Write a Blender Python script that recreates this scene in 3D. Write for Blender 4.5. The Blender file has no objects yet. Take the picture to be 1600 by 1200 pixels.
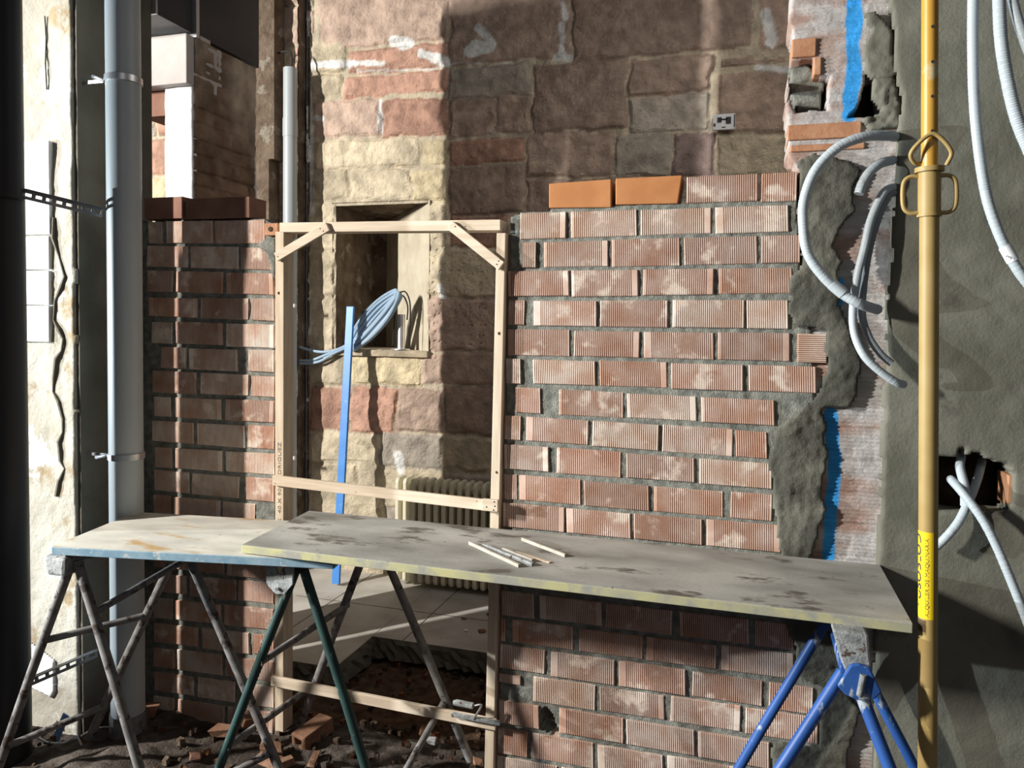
import bpy, bmesh, math, random
import numpy as np
from mathutils import Vector, Matrix

# ------------------------------------------------------------------ camera, world, lights
SC = bpy.context.scene
COL = SC.collection
EYE = 1.70
F_PX, YAW, PIT, ROL, CY = 1205.0, -0.293043, -0.0424420, 0.0135866, 554.37
_fw = np.array([math.sin(YAW)*math.cos(PIT), math.cos(YAW)*math.cos(PIT), math.sin(PIT)])
_rt = np.array([math.cos(YAW), -math.sin(YAW), 0.0]); _up = np.cross(_rt, _fw)
_r2 = math.cos(ROL)*_rt + math.sin(ROL)*_up; _u2 = -math.sin(ROL)*_rt + math.cos(ROL)*_up
cam_data = bpy.data.cameras.new('camera'); cam = bpy.data.objects.new('camera', cam_data); COL.objects.link(cam)
cam.matrix_world = Matrix(((_r2[0], _u2[0], -_fw[0], 0), (_r2[1], _u2[1], -_fw[1], 0), (_r2[2], _u2[2], -_fw[2], EYE), (0, 0, 0, 1)))
cam_data.sensor_width = 36.0; cam_data.lens = F_PX/1600*36.0; cam_data.sensor_fit = 'HORIZONTAL'
cam_data.shift_x = 0.0; cam_data.shift_y = -(600-CY)/1600.0
cam_data.clip_start = 0.05
SC.camera = cam
SC.view_settings.view_transform = 'Standard'; SC.view_settings.look = 'None'
SC.view_settings.exposure = 0.0; SC.view_settings.gamma = 1.0
SC.view_settings.use_curve_mapping = False

W = bpy.data.worlds.new('world'); SC.world = W; W.use_nodes = True
W.node_tree.nodes['Background'].inputs[0].default_value = (0.80, 0.86, 1.0, 1)
W.node_tree.nodes['Background'].inputs[1].default_value = 0.07

def lamp(name, kind, loc, target, energy, color, **kw):
    d = bpy.data.lights.new(name, kind); d.energy = energy; d.color = color
    for k, v in kw.items(): setattr(d, k, v)
    o = bpy.data.objects.new(name, d); COL.objects.link(o); o.location = loc
    o.rotation_euler = (Vector(target)-Vector(loc)).to_track_quat('-Z', 'Y').to_euler()
    return o
# tall narrow opening far to the left lets in the hard daylight
key = lamp('key_light', 'AREA', (-6.08, -0.91, 3.40), (-1.2, 3.0, 1.6), 800, (1.0, 0.965, 0.91), shape='RECTANGLE', size=0.07, size_y=0.7)
# work lamp in the left bay, just past the black pipe
side = lamp('side_light', 'SPOT', (-6.45, 0.605, 1.75), (-2.60, 2.08, 1.6), 1900, (0.86, 0.95, 1.0), spot_size=math.radians(39), spot_blend=0.25, shadow_soft_size=0.02)
# added fill: area lamp behind the camera giving weak ambient light
fill = lamp('room_fill', 'AREA', (1.1, -1.6, 3.3), (-0.2, 2.7, 1.3), 10, (1.0, 0.94, 0.87), shape='RECTANGLE', size=1.4, size_y=1.0)

# added fill lamp, standing in for daylight bounced about the far room
back = lamp('far_room_fill', 'AREA', (0.3, 3.1, 3.5), (-1.5, 4.65, 2.3), 8.5, (1.0, 0.93, 0.84), shape='RECTANGLE', size=1.6, size_y=0.5, spread=math.radians(125))

# ------------------------------------------------------------------ pixel to place helpers (photo frame 1600x1200)
def ray(x, y): return _fw + (x-800)/F_PX*_r2 - (y-CY)/F_PX*_u2
def PY(x, y, Y):
    d = ray(x, y); v = d*Y/d[1]; v[2] += EYE; return Vector(v)
def PZ(x, y, z):
    d = ray(x, y); v = d*(z-EYE)/d[2]; v[2] += EYE; return Vector(v)
D = 2.70          # front face of the new brickwork
SW = 4.65         # face of the old stone wall

# ------------------------------------------------------------------ noise
_rs = np.random.RandomState(7)
_G = _rs.rand(64, 64, 64).astype(np.float32)
def vnoise(x, y, z=0.0):
    x = np.asarray(x, float); y = np.asarray(y, float); z = np.asarray(z, float)+np.zeros_like(x)
    xi = np.floor(x).astype(int); yi = np.floor(y).astype(int); zi = np.floor(z).astype(int)
    fx, fy, fz = x-xi, y-yi, z-zi
    fx = fx*fx*(3-2*fx); fy = fy*fy*(3-2*fy); fz = fz*fz*(3-2*fz)
    g = lambda a, b, c: _G[a % 64, b % 64, c % 64]
    r = 0
    for dx in (0, 1):
        for dy in (0, 1):
            for dz in (0, 1):
                r = r + g(xi+dx, yi+dy, zi+dz)*np.where(dx, fx, 1-fx)*np.where(dy, fy, 1-fy)*np.where(dz, fz, 1-fz)
    return r
def fbm(x, y, z=0.0, o=4):
    a, s, t = 0.5, 0, 0
    for i in range(o):
        s = s + a*vnoise(np.asarray(x)*2**i+i*13.1, np.asarray(y)*2**i+i*7.7, np.asarray(z)*2**i+i*3.3); t += a; a *= 0.5
    return s/t     # 0..1

# ------------------------------------------------------------------ materials
def mat(name, c1, c2=None, scale=6.0, rough=0.8, metal=0.0, bump=0.0, bscale=40.0, attr=False, spots=None, detail=6.0,
        stretch=None, spec=0.3, spots2=None, bdist=0.01):
    m = bpy.data.materials.new(name); m.use_nodes = True
    nt = m.node_tree; N = nt.nodes; L = nt.links
    b = N['Principled BSDF']; b.inputs['Roughness'].default_value = rough; b.inputs['Metallic'].default_value = metal
    b.inputs['Specular IOR Level'].default_value = spec
    tc = N.new('ShaderNodeTexCoord'); vec = tc.outputs['Object']
    if stretch:
        mp = N.new('ShaderNodeMapping'); mp.inputs['Scale'].default_value = stretch
        L.new(vec, mp.inputs['Vector']); vec = mp.outputs['Vector']
    c2 = c2 or c1
    nz = N.new('ShaderNodeTexNoise'); nz.inputs['Scale'].default_value = scale; nz.inputs['Detail'].default_value = detail
    L.new(vec, nz.inputs['Vector'])
    rm = N.new('ShaderNodeMapRange'); rm.inputs[1].default_value = 0.35; rm.inputs[2].default_value = 0.65
    L.new(nz.outputs['Fac'], rm.inputs[0])
    mx = N.new('ShaderNodeMix'); mx.data_type = 'RGBA'
    mx.inputs[6].default_value = (*c1, 1); mx.inputs[7].default_value = (*c2, 1); L.new(rm.outputs[0], mx.inputs[0])
    out = mx.outputs[2]
    if attr:
        at = N.new('ShaderNodeAttribute'); at.attribute_name = 'Col'
        m2 = N.new('ShaderNodeMix'); m2.data_type = 'RGBA'; m2.blend_type = 'MULTIPLY'; m2.inputs[0].default_value = 1
        L.new(at.outputs['Color'], m2.inputs[6]); L.new(out, m2.inputs[7]); out = m2.outputs[2]
    for k, sp in enumerate((spots, spots2)):
        if sp:
            col, sc, th, wd = sp
            n2 = N.new('ShaderNodeTexNoise'); n2.inputs['Scale'].default_value = sc; n2.inputs['Detail'].default_value = 8
            n2.inputs['Roughness'].default_value = 0.6
            ad = N.new('ShaderNodeVectorMath'); ad.inputs[1].default_value = (3.3+k*5, 7.1, 1.7); L.new(vec, ad.inputs[0]); L.new(ad.outputs[0], n2.inputs['Vector'])
            r2 = N.new('ShaderNodeMapRange'); r2.inputs[1].default_value = th; r2.inputs[2].default_value = th+wd
            L.new(n2.outputs['Fac'], r2.inputs[0])
            m3 = N.new('ShaderNodeMix'); m3.data_type = 'RGBA'; m3.inputs[7].default_value = (*col, 1)
            L.new(out, m3.inputs[6]); L.new(r2.outputs[0], m3.inputs[0]); out = m3.outputs[2]
    L.new(out, b.inputs['Base Color'])
    if bump:
        n3 = N.new('ShaderNodeTexNoise'); n3.inputs['Scale'].default_value = bscale; n3.inputs['Detail'].default_value = 8
        n3.inputs['Roughness'].default_value = 0.65; L.new(vec, n3.inputs['Vector'])
        bp = N.new('ShaderNodeBump'); bp.inputs['Strength'].default_value = bump; bp.inputs['Distance'].default_value = bdist
        L.new(n3.outputs['Fac'], bp.inputs['Height']); L.new(bp.outputs[0], b.inputs['Normal'])
    return m
M = {}
M['brick'] = mat('ribbed_clay', (0.80, 0.64, 0.55), (1.0, 1.0, 1.0), 11, 0.9, attr=True, bump=0.25, bscale=180, spots=((0.80, 0.68, 0.58), 9, 0.55, 0.09), spec=0.15, bdist=0.002)
M['clay'] = mat('fresh_clay', (0.42, 0.17, 0.06), (0.50, 0.22, 0.085), 9, 0.7, bump=0.15, bscale=120, spec=0.25, bdist=0.002)
M['clay_dull'] = mat('dusty_broken_clay', (0.19, 0.10, 0.06), (0.30, 0.17, 0.11), 14, 0.9, bump=0.4, bscale=60, spec=0.1, spots=((0.12, 0.09, 0.07), 12, 0.58, 0.1))
M['clay_dark'] = mat('brown_clay', (0.20, 0.105, 0.075), (0.26, 0.14, 0.10), 9, 0.85, bump=0.2, bscale=90, spec=0.2, bdist=0.003)
M['mortar'] = mat('grey_mortar', (0.16, 0.165, 0.145), (0.30, 0.30, 0.26), 35, 0.95, bump=0.9, bscale=140, spec=0.1)
M['patch'] = mat('damp_mortar', (0.075, 0.073, 0.060), (0.15, 0.145, 0.115), 7, 0.92, attr=True, bump=0.6, bscale=70, spec=0.15)
M['concrete'] = mat('grey_render', (0.125, 0.122, 0.095), (0.190, 0.186, 0.150), 4, 0.92, bump=0.3, bscale=90, spec=0.12, spots=((0.12, 0.11, 0.09), 6, 0.60, 0.1))
M['pier'] = mat('old_plaster', (0.34, 0.315, 0.255), (0.47, 0.455, 0.40), 3.5, 0.92, bump=0.5, bscale=60, spec=0.1, spots=((0.30, 0.235, 0.15), 6, 0.58, 0.08), spots2=((0.66, 0.67, 0.66), 4, 0.57, 0.05))
M['column'] = mat('column_concrete', (0.11, 0.10, 0.08), (0.16, 0.15, 0.12), 5, 0.92, bump=0.4, bscale=80, spec=0.1)
M['stone'] = mat('sandstone', (0.72, 0.70, 0.68), (1.15, 1.12, 1.08), 12, 0.95, attr=True, bump=0.9, bscale=55, spec=0.08, bdist=0.014)
M['niche'] = mat('niche_plaster', (0.50, 0.44, 0.33), (0.64, 0.58, 0.45), 6, 0.92, bump=0.3, bscale=40, spec=0.1)
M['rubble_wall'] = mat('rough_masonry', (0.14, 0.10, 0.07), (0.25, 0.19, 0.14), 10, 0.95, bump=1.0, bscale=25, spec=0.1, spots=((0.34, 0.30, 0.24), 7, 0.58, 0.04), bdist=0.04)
M['blocks'] = mat('plastered_hollow_block', (0.80, 0.76, 0.74), (1.05, 1.02, 1.0), 14, 0.92, attr=True, bump=0.6, bscale=110, spec=0.1, stretch=(1, 1, 2.5))
M['soil'] = mat('soil', (0.040, 0.032, 0.026), (0.095, 0.078, 0.065), 16, 0.97, bump=1.0, bscale=60, spec=0.05, attr=True, bdist=0.02)
M['slab'] = mat('dusty_slab', (0.42, 0.39, 0.34), (0.56, 0.53, 0.48), 5, 0.9, bump=0.2, bscale=40, spec=0.1, spots=((0.10, 0.08, 0.06), 22, 0.69, 0.03))
M['wood'] = mat('pale_timber', (0.54, 0.43, 0.31), (0.66, 0.55, 0.42), 5, 0.75, stretch=(12, 12, 1.0), spec=0.2, bump=0.08, bscale=30)
M['wood_h'] = mat('pale_timber_cross', (0.56, 0.45, 0.33), (0.69, 0.58, 0.45), 5, 0.75, stretch=(1.0, 12, 12), spec=0.2, bump=0.08, bscale=30)
M['wood_side'] = mat('timber_side', (0.30, 0.22, 0.16), (0.37, 0.28, 0.21), 5, 0.85, stretch=(12, 12, 1.0), spec=0.15)
M['knot'] = mat('timber_knot', (0.16, 0.09, 0.05))
M['ink'] = mat('black_ink', (0.05, 0.05, 0.06))
M['plank'] = mat('cement_stained_board', (0.23, 0.222, 0.197), (0.43, 0.415, 0.375), 2.6, 0.85, bump=0.3, bscale=60, stretch=(1, 2.2, 1), spec=0.15, spots=((0.13, 0.115, 0.095), 5, 0.57, 0.07), spots2=((0.05, 0.04, 0.035), 45, 0.68, 0.02), bdist=0.003)
M['plank_b'] = mat('ochre_stained_board', (0.44, 0.42, 0.37), (0.60, 0.575, 0.50), 5, 0.85, bump=0.2, bscale=60, stretch=(1, 2.2, 1), spec=0.15, spots=((0.40, 0.27, 0.13), 4, 0.56, 0.1), spots2=((0.08, 0.06, 0.045), 30, 0.69, 0.02), bdist=0.003)
M['edge_y'] = mat('worn_yellow_edge', (0.46, 0.43, 0.22), (0.36, 0.345, 0.24), 14, 0.85, spots=((0.30, 0.29, 0.25), 7, 0.50, 0.08), spec=0.2)
M['edge_b'] = mat('worn_blue_edge', (0.16, 0.27, 0.35), (0.26, 0.36, 0.42), 20, 0.8, spots=((0.42, 0.45, 0.45), 25, 0.58, 0.06), spec=0.2)
M['pvc'] = mat('grey_pvc', (0.36, 0.40, 0.41), (0.40, 0.43, 0.44), 3, 0.42, spec=0.4)
M['black'] = mat('black_pipe_paint', (0.012, 0.012, 0.014), rough=0.5, spec=0.3)
M['duct'] = mat('dark_sheet_metal', (0.05, 0.05, 0.055), (0.07, 0.07, 0.075), 4, 0.35, metal=0.6)
M['zinc'] = mat('zinc_steel', (0.55, 0.56, 0.58), (0.70, 0.70, 0.72), 12, 0.35, metal=0.9)
M['strut'] = mat('dull_steel_strip', (0.16, 0.16, 0.17), (0.24, 0.24, 0.25), 12, 0.5, metal=0.6)
M['conduit'] = mat('grey_blue_plastic', (0.42, 0.48, 0.51), (0.47, 0.52, 0.55), 3, 0.45, spec=0.4, spots=((0.33, 0.36, 0.36), 20, 0.62, 0.1))
M['conduit_dark'] = mat('dark_grey_plastic', (0.20, 0.23, 0.25), (0.24, 0.27, 0.29), 3, 0.5, spec=0.4)
M['cable'] = mat('blue_grey_cable', (0.30, 0.42, 0.55), (0.36, 0.48, 0.60), 5, 0.4, spec=0.4)
M['cable_w'] = mat('pale_cable', (0.55, 0.57, 0.62), rough=0.5)
M['cable_k'] = mat('black_cable', (0.02, 0.02, 0.02), rough=0.5)
M['yellow'] = mat('yellow_enamel', (0.50, 0.265, 0.032), (0.55, 0.30, 0.045), 8, 0.38, spec=0.5, spots=((0.55, 0.46, 0.26), 9, 0.60, 0.08))
M['ochre'] = mat('dusty_yellow_enamel', (0.36, 0.245, 0.08), (0.41, 0.295, 0.115), 10, 0.5, spec=0.4)
M['sticker'] = mat('yellow_sticker', (0.88, 0.62, 0.02), rough=0.4)
M['red_plug'] = mat('brown_tape', (0.10, 0.07, 0.04))
M['green'] = mat('chipped_green_paint', (0.014, 0.036, 0.033), (0.025, 0.058, 0.052), 12, 0.5, spots=((0.22, 0.21, 0.19), 34, 0.60, 0.10), spec=0.35, stretch=(1, 1, .45))
M['rust'] = mat('dirty_steel_tube', (0.13, 0.12, 0.115), (0.22, 0.21, 0.20), 25, 0.6, spots=((0.06, 0.045, 0.04), 25, 0.56, 0.05), spec=0.3)
M['mud'] = mat('cement_caked_steel', (0.20, 0.21, 0.21), (0.36, 0.37, 0.36), 30, 0.8, bump=0.6, bscale=60, spots=((0.08, 0.05, 0.035), 30, 0.6, 0.04))
M['blue'] = mat('chipped_blue_paint', (0.02, 0.075, 0.27), (0.03, 0.10, 0.33), 12, 0.45, spots=((0.36, 0.40, 0.43), 22, 0.585, 0.05), stretch=(1, 1, .5), spec=0.4)
M['bar'] = mat('blue_aluminium', (0.06, 0.24, 0.66), (0.08, 0.28, 0.70), 12, 0.4, spots=((0.35, 0.45, 0.55), 30, 0.66, 0.04), spec=0.4)
M['radiator'] = mat('cream_enamel', (0.74, 0.69, 0.52), (0.82, 0.78, 0.62), 8, 0.45, spec=0.4, spots=((0.30, 0.26, 0.18), 14, 0.66, 0.06))
M['white'] = mat('white_plaster', (0.82, 0.83, 0.84), (0.74, 0.75, 0.76), 10, 0.9, bump=0.4, bscale=50)
M['stamp'] = mat('faded_stamp_ink', (0.20, 0.17, 0.14))
M['paintblue'] = mat('blue_spray_paint', (0.03, 0.30, 0.72), (0.05, 0.36, 0.78), 20, 0.7)
M['chrome'] = mat('polished_steel', (0.85, 0.85, 0.87), rough=0.32, metal=0.85)
M['stick'] = mat('dusty_stick_wood', (0.30, 0.27, 0.22), (0.44, 0.40, 0.34), 20, 0.85)
M['plastic_w'] = mat('white_plastic', (0.75, 0.77, 0.78), rough=0.5)
M['plastic_b'] = mat('blue_plastic', (0.22, 0.33, 0.62), rough=0.4)
M['lintel'] = mat('pale_lintel', (0.42, 0.38, 0.36), (0.52, 0.48, 0.46), 5, 0.9, bump=0.2, bscale=40)
M['hole'] = mat('dark_cavity', (0.035, 0.028, 0.022), (0.07, 0.055, 0.04), 20, 0.95, bump=0.8, bscale=40)
M['orange_cut'] = mat('broken_clay', (0.40, 0.19, 0.10), (0.52, 0.28, 0.16), 18, 0.85, bump=0.3, bscale=60)

# ------------------------------------------------------------------ mesh helpers
def finish(name, verts, faces, m, parent=None, cols=None, smooth=False, kind=None):
    me = bpy.data.meshes.new(name); me.from_pydata([tuple(v) for v in verts], [], [tuple(f) for f in faces])
    me.materials.append(m); me.update()
    if cols is not None:
        a = me.color_attributes.new('Col', 'FLOAT_COLOR', 'POINT')
        c = np.ones((len(verts), 4), np.float32); c[:, :3] = np.asarray(cols, np.float32); a.data.foreach_set('color', c.ravel())
    if smooth: me.polygons.foreach_set('use_smooth', [True]*len(me.polygons))
    o = bpy.data.objects.new(name, me); COL.objects.link(o)
    if parent is not None: o.parent = parent
    if kind: o['kind'] = kind
    return o
def tag(o, label, cat, group=None):
    o['label'] = label; o['category'] = cat
    if group: o['group'] = group
    return o
def empty(name, loc, label, cat, group=None):
    o = bpy.data.objects.new(name, None); COL.objects.link(o); o.location = loc; o.empty_display_size = 0.05
    return tag(o, label, cat, group)
class MB:
    def __init__(s, org=(0, 0, 0)): s.v = []; s.f = []; s.o = Vector(org); s.c = []
    def add(s, vs, fs, c=None):
        n = len(s.v); s.v += [Vector(v)-s.o for v in vs]; s.f += [[i+n for i in f] for f in fs]
        s.c += [c or (1, 1, 1)]*len(vs)
    def box(s, a, b, c=None):
        x0, y0, z0 = a; x1, y1, z1 = b
        s.add([(x0, y0, z0), (x1, y0, z0), (x1, y1, z0), (x0, y1, z0), (x0, y0, z1), (x1, y0, z1), (x1, y1, z1), (x0, y1, z1)],
              [(0, 3, 2, 1), (4, 5, 6, 7), (0, 1, 5, 4), (1, 2, 6, 5), (2, 3, 7, 6), (3, 0, 4, 7)], c)
    def hexa(s, P, c=None):   # P: 4 bottom, 4 top
        s.add(P, [(0, 3, 2, 1), (4, 5, 6, 7), (0, 1, 5, 4), (1, 2, 6, 5), (2, 3, 7, 6), (3, 0, 4, 7)], c)
    def bar(s, a, b, w, t, up=(0, 0, 1), c=None, ends=(0, 0)):   # rectangular bar from a to b, width w across (perp. in view of up), thickness t along up
        a = Vector(a); b = Vector(b); d = (b-a).normalized(); u = Vector(up); x = d.cross(u).normalized(); u = x.cross(d).normalized()
        P = [a+x*w/2*i+u*t/2*j for i, j in ((-1, -1), (1, -1), (1, 1), (-1, 1))]+[b+x*w/2*i+u*t/2*j for i, j in ((-1, -1), (1, -1), (1, 1), (-1, 1))]
        s.add(P, [(0, 3, 2, 1), (4, 5, 6, 7), (0, 1, 5, 4), (1, 2, 6, 5), (2, 3, 7, 6), (3, 0, 4, 7)], c)
    def tube(s, pts, r, n=12, rings=False, pitch=0.006, caps=True, flat=None, hollow=False, c=None):
        pts = [Vector(p) for p in pts]
        rr = r if callable(r) else (lambda t: r)
        T = [(pts[min(i+1, len(pts)-1)]-pts[max(i-1, 0)]).normalized() for i in range(len(pts))]
        ref = Vector((0, 0, 1)) if abs(T[0].z) < 0.9 else Vector((0, 1, 0))
        nn = T[0].cross(ref).normalized(); vs = []; L = 0
        for i, p in enumerate(pts):
            if i:
                L += (p-pts[i-1]).length; ax = T[i-1].cross(T[i])
                if ax.length > 1e-7: nn = Matrix.Rotation(T[i-1].angle(T[i]), 3, ax.normalized()) @ nn
            bb = T[i].cross(nn).normalized()
            R = rr(i/(len(pts)-1))
            if rings: R *= 1+0.032*(1 if (int(L/(pitch/2)) % 2) else -1)
            for k in range(n):
                a = 2*math.pi*k/n; vs.append(p+nn*math.cos(a)*R+bb*math.sin(a)*R*(flat or 1))
        fs = [(i*n+k, i*n+(k+1) % n, (i+1)*n+(k+1) % n, (i+1)*n+k) for i in range(len(pts)-1) for k in range(n)]
        if caps: fs += [tuple(range(n-1, -1, -1)), tuple((len(pts)-1)*n+k for k in range(n))]
        s.add(vs, fs, c)
    def build(s, name, m, parent=None, smooth=False, kind=None, bevel=0, cols=False):
        o = finish(name, s.v, s.f, m, parent, s.c if cols else None, smooth, kind)
        if smooth and not bevel:
            try: o.data.set_sharp_from_angle(angle=math.radians(38))
            except Exception: pass
        if bevel:
            md = o.modifiers.new('b', 'BEVEL'); md.width = bevel; md.segments = 2; md.limit_method = 'ANGLE'
        return o
def spline(P, step=0.01):
    P = [Vector(p) for p in P]; Q = [P[0]*2-P[1]]+P+[P[-1]*2-P[-2]]; out = []
    for i in range(1, len(Q)-2):
        n = max(2, int((Q[i+1]-Q[i]).length/step))
        for k in range(n):
            t = k/n; a, b, c, d = Q[i-1], Q[i], Q[i+1], Q[i+2]
            out.append(0.5*((2*b)+(c-a)*t+(2*a-5*b+4*c-d)*t*t+(3*b-a-3*c+d)*t**3))
    out.append(P[-1]); return out
def inpoly(X, Z, poly):
    X = np.asarray(X); Z = np.asarray(Z); c = np.zeros(X.shape, bool); n = len(poly)
    for i in range(n):
        x0, z0 = poly[i]; x1, z1 = poly[(i+1) % n]
        if z0 == z1: continue
        k = ((z0 > Z) != (z1 > Z)) & (X < (x1-x0)*(Z-z0)/(z1-z0)+x0); c ^= k
    return c
def dpoly(X, Z, poly):
    d = np.full(np.shape(X), 1e9); n = len(poly)
    for i in range(n):
        ax, az = poly[i]; bx, bz = poly[(i+1) % n]; ux, uz = bx-ax, bz-az; L = ux*ux+uz*uz+1e-12
        t = np.clip(((X-ax)*ux+(Z-az)*uz)/L, 0, 1); d = np.minimum(d, np.hypot(X-ax-t*ux, Z-az-t*uz))
    return d
def pxpoly(pts, Y): return [(PY(x, y, Y).x, PY(x, y, Y).z) for x, y in pts]
def sheet(name, poly, Y, thick, m, step=0.01, rough=0.006, nsc=14, jit=0.012, holes=(), hfun=None, cfun=None, kind=None, parent=None, round_=0.012, jsc=16, seed=0.0):
    """lumpy slab lying against a wall: front surface near plane Y, sides run back by thick"""
    xs = [p[0] for p in poly]; zs = [p[1] for p in poly]
    gx = np.arange(min(xs)-jit-step, max(xs)+jit+step*2, step); gz = np.arange(min(zs)-jit-step, max(zs)+jit+step*2, step)
    X, Z = np.meshgrid(gx, gz)
    wx = X+(fbm(X*jsc, Z*jsc, 3.3+seed)-.5)*2*jit*1.6; wz = Z+(fbm(X*jsc+9, Z*jsc, 8.1+seed)-.5)*2*jit*1.6
    ins = inpoly(wx, wz, poly); d = dpoly(wx, wz, poly)
    for h in holes:
        ins &= ~inpoly(wx, wz, h); d = np.minimum(d, dpoly(wx, wz, h))
    t = np.clip(d/round_, 0, 1); H = (fbm(X*nsc, Z*nsc, seed)-.5)*2*rough+rough*0.6*(fbm(X*nsc*5, Z*nsc*5, 2+seed, 2)-.5)
    YY = Y-H+(1-np.sqrt(1-(1-t)**2))*min(thick*.6, round_)
    if hfun is not None: YY = YY-hfun(X, Z)
    nx, nz = len(gx), len(gz); idx = -np.ones((nz, nx), int)
    cell = ins[:-1, :-1] & ins[1:, :-1] & ins[:-1, 1:] & ins[1:, 1:]
    use = np.zeros((nz, nx), bool); use[:-1, :-1] |= cell; use[1:, :-1] |= cell; use[:-1, 1:] |= cell; use[1:, 1:] |= cell
    ii = np.argwhere(use); idx[use] = np.arange(len(ii))
    V = np.stack([X[use], YY[use], Z[use]], 1)
    C = cfun(X[use], Z[use]) if cfun is not None else None
    cc = np.argwhere(cell); f = []
    n0 = len(V)
    bv = {}; extra = []
    def back(k):
        if k not in bv: bv[k] = n0+len(extra); extra.append((V[k][0], Y+thick, V[k][2]))
        return bv[k]
    cp = np.pad(cell, 1)
    for j, i in cc:
        a, b, c, e = idx[j, i], idx[j, i+1], idx[j+1, i+1], idx[j+1, i]; f.append((a, b, c, e))
        if not cp[j, i+1]: f.append((b, a, back(a), back(b)))
        if not cp[j+2, i+1]: f.append((e, c, back(c), back(e)))
        if not cp[j+1, i]: f.append((a, e, back(e), back(a)))
        if not cp[j+1, i+2]: f.append((c, b, back(b), back(c)))
    if C is not None and extra: C = np.vstack([C, [C[k] for k in bv]])
    V = np.vstack([V, np.array(extra)]) if extra else V
    return finish(name, V.tolist(), f, m, parent, C, True, kind)

rnd = random.Random(4)

# ------------------------------------------------------------------ floors
def ground():
    gx = np.arange(-4.2, 1.6, 0.02); gy = np.arange(0.4, 3.98, 0.02); X, Y = np.meshgrid(gx, gy)
    n = fbm(X*3, Y*3, 1); n2 = fbm(X*14, Y*14, 5); n3 = fbm(X*30, Y*30, 2, 2)
    Zs = (n-.55)*0.07+(n2-.5)*0.045+(n3-.5)*0.012-0.01
    pit = np.clip((Y-2.86)/.18, 0, 1); Zs = Zs*(1-pit)+(-0.125+(n2-.5)*.05+(n3-.5)*.02)*pit
    Zs += 0.05*np.exp(-((X+2.2)**2/.10+(Y-2.25)**2/.05))
    nx, ny = len(gx), len(gy); V = np.stack([X.ravel(), Y.ravel(), Zs.ravel()], 1)
    red = np.clip((Y-2.9)/.2, 0, 1)*np.clip(fbm(X*5, Y*5, 9)*1.7-.2, 0, 1)
    grey = np.clip(fbm(X*2.2+4, Y*2.2, 6)*3-1.35, 0, 1)
    c = np.ones(X.shape+(3,)); c = c*(1+grey[..., None]*np.array([1.5, 1.6, 1.7])); c = c*(1-red[..., None])+red[..., None]*np.array([2.0, 1.5, 1.15])
    f = [(j*nx+i, j*nx+i+1, (j+1)*nx+i+1, (j+1)*nx+i) for j in range(ny-1) for i in range(nx-1)]
    o = finish('floor_front', V.tolist(), f, M['soil'], None, c.reshape(-1, 3), True, 'structure')
ground()
slab = MB()
slab.box((-4.2, 3.30, -0.09), (-1.88, SW+1.0, 0.0)); slab.box((-1.88, 3.70, -0.09), (1.6, SW+1.0, 0.0))
o = slab.build('floor_back', M['slab'], kind='structure', bevel=0.006)
se = MB(); rs = random.Random(2)
def rough_edge(p, q, n):
    L = (Vector(q)-Vector(p)).length; N = int(L/.03); d = (Vector(q)-Vector(p))/N
    rowv = []
    for k in range(N+1):
        b = Vector(p)+d*k; col = []
        for j, z in enumerate((.001, -.02, -.045, -.07, -.10)):
            o = .004 if j == 0 else rs.uniform(.004, .016)*(1+.5*j)
            col.append(b+Vector(n)*o+Vector((0, 0, z)))
        rowv.append(col)
    vs = [v for c in rowv for v in c]; se.add(vs, [(k*5+j, (k+1)*5+j, (k+1)*5+j+1, k*5+j+1) for k in range(N) for j in range(4)])
rough_edge((-4.0, 3.30, 0), (-1.88, 3.30, 0), (0, -1, 0)); rough_edge((-1.88, 3.30, 0), (-1.88, 3.70, 0), (1, 0, 0)); rough_edge((-1.88, 3.70, 0), (1.5, 3.70, 0), (0, -1, 0))
se.build('slab_edge', M['column'], o)
g = MB()
for a, b in (((-1.70, 3.70), (-1.70, 4.62)), ((-1.05, 3.70), (-1.05, 4.62)), ((-2.6, 4.1), (0.6, 4.1)), ((-2.35, 3.30), (-2.35, 4.62))):
    g.bar((a[0], a[1], 0.0008), (b[0], b[1], 0.0008), 0.004, 0.001)
g.build('floor_seam', M['hole'], o)

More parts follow.
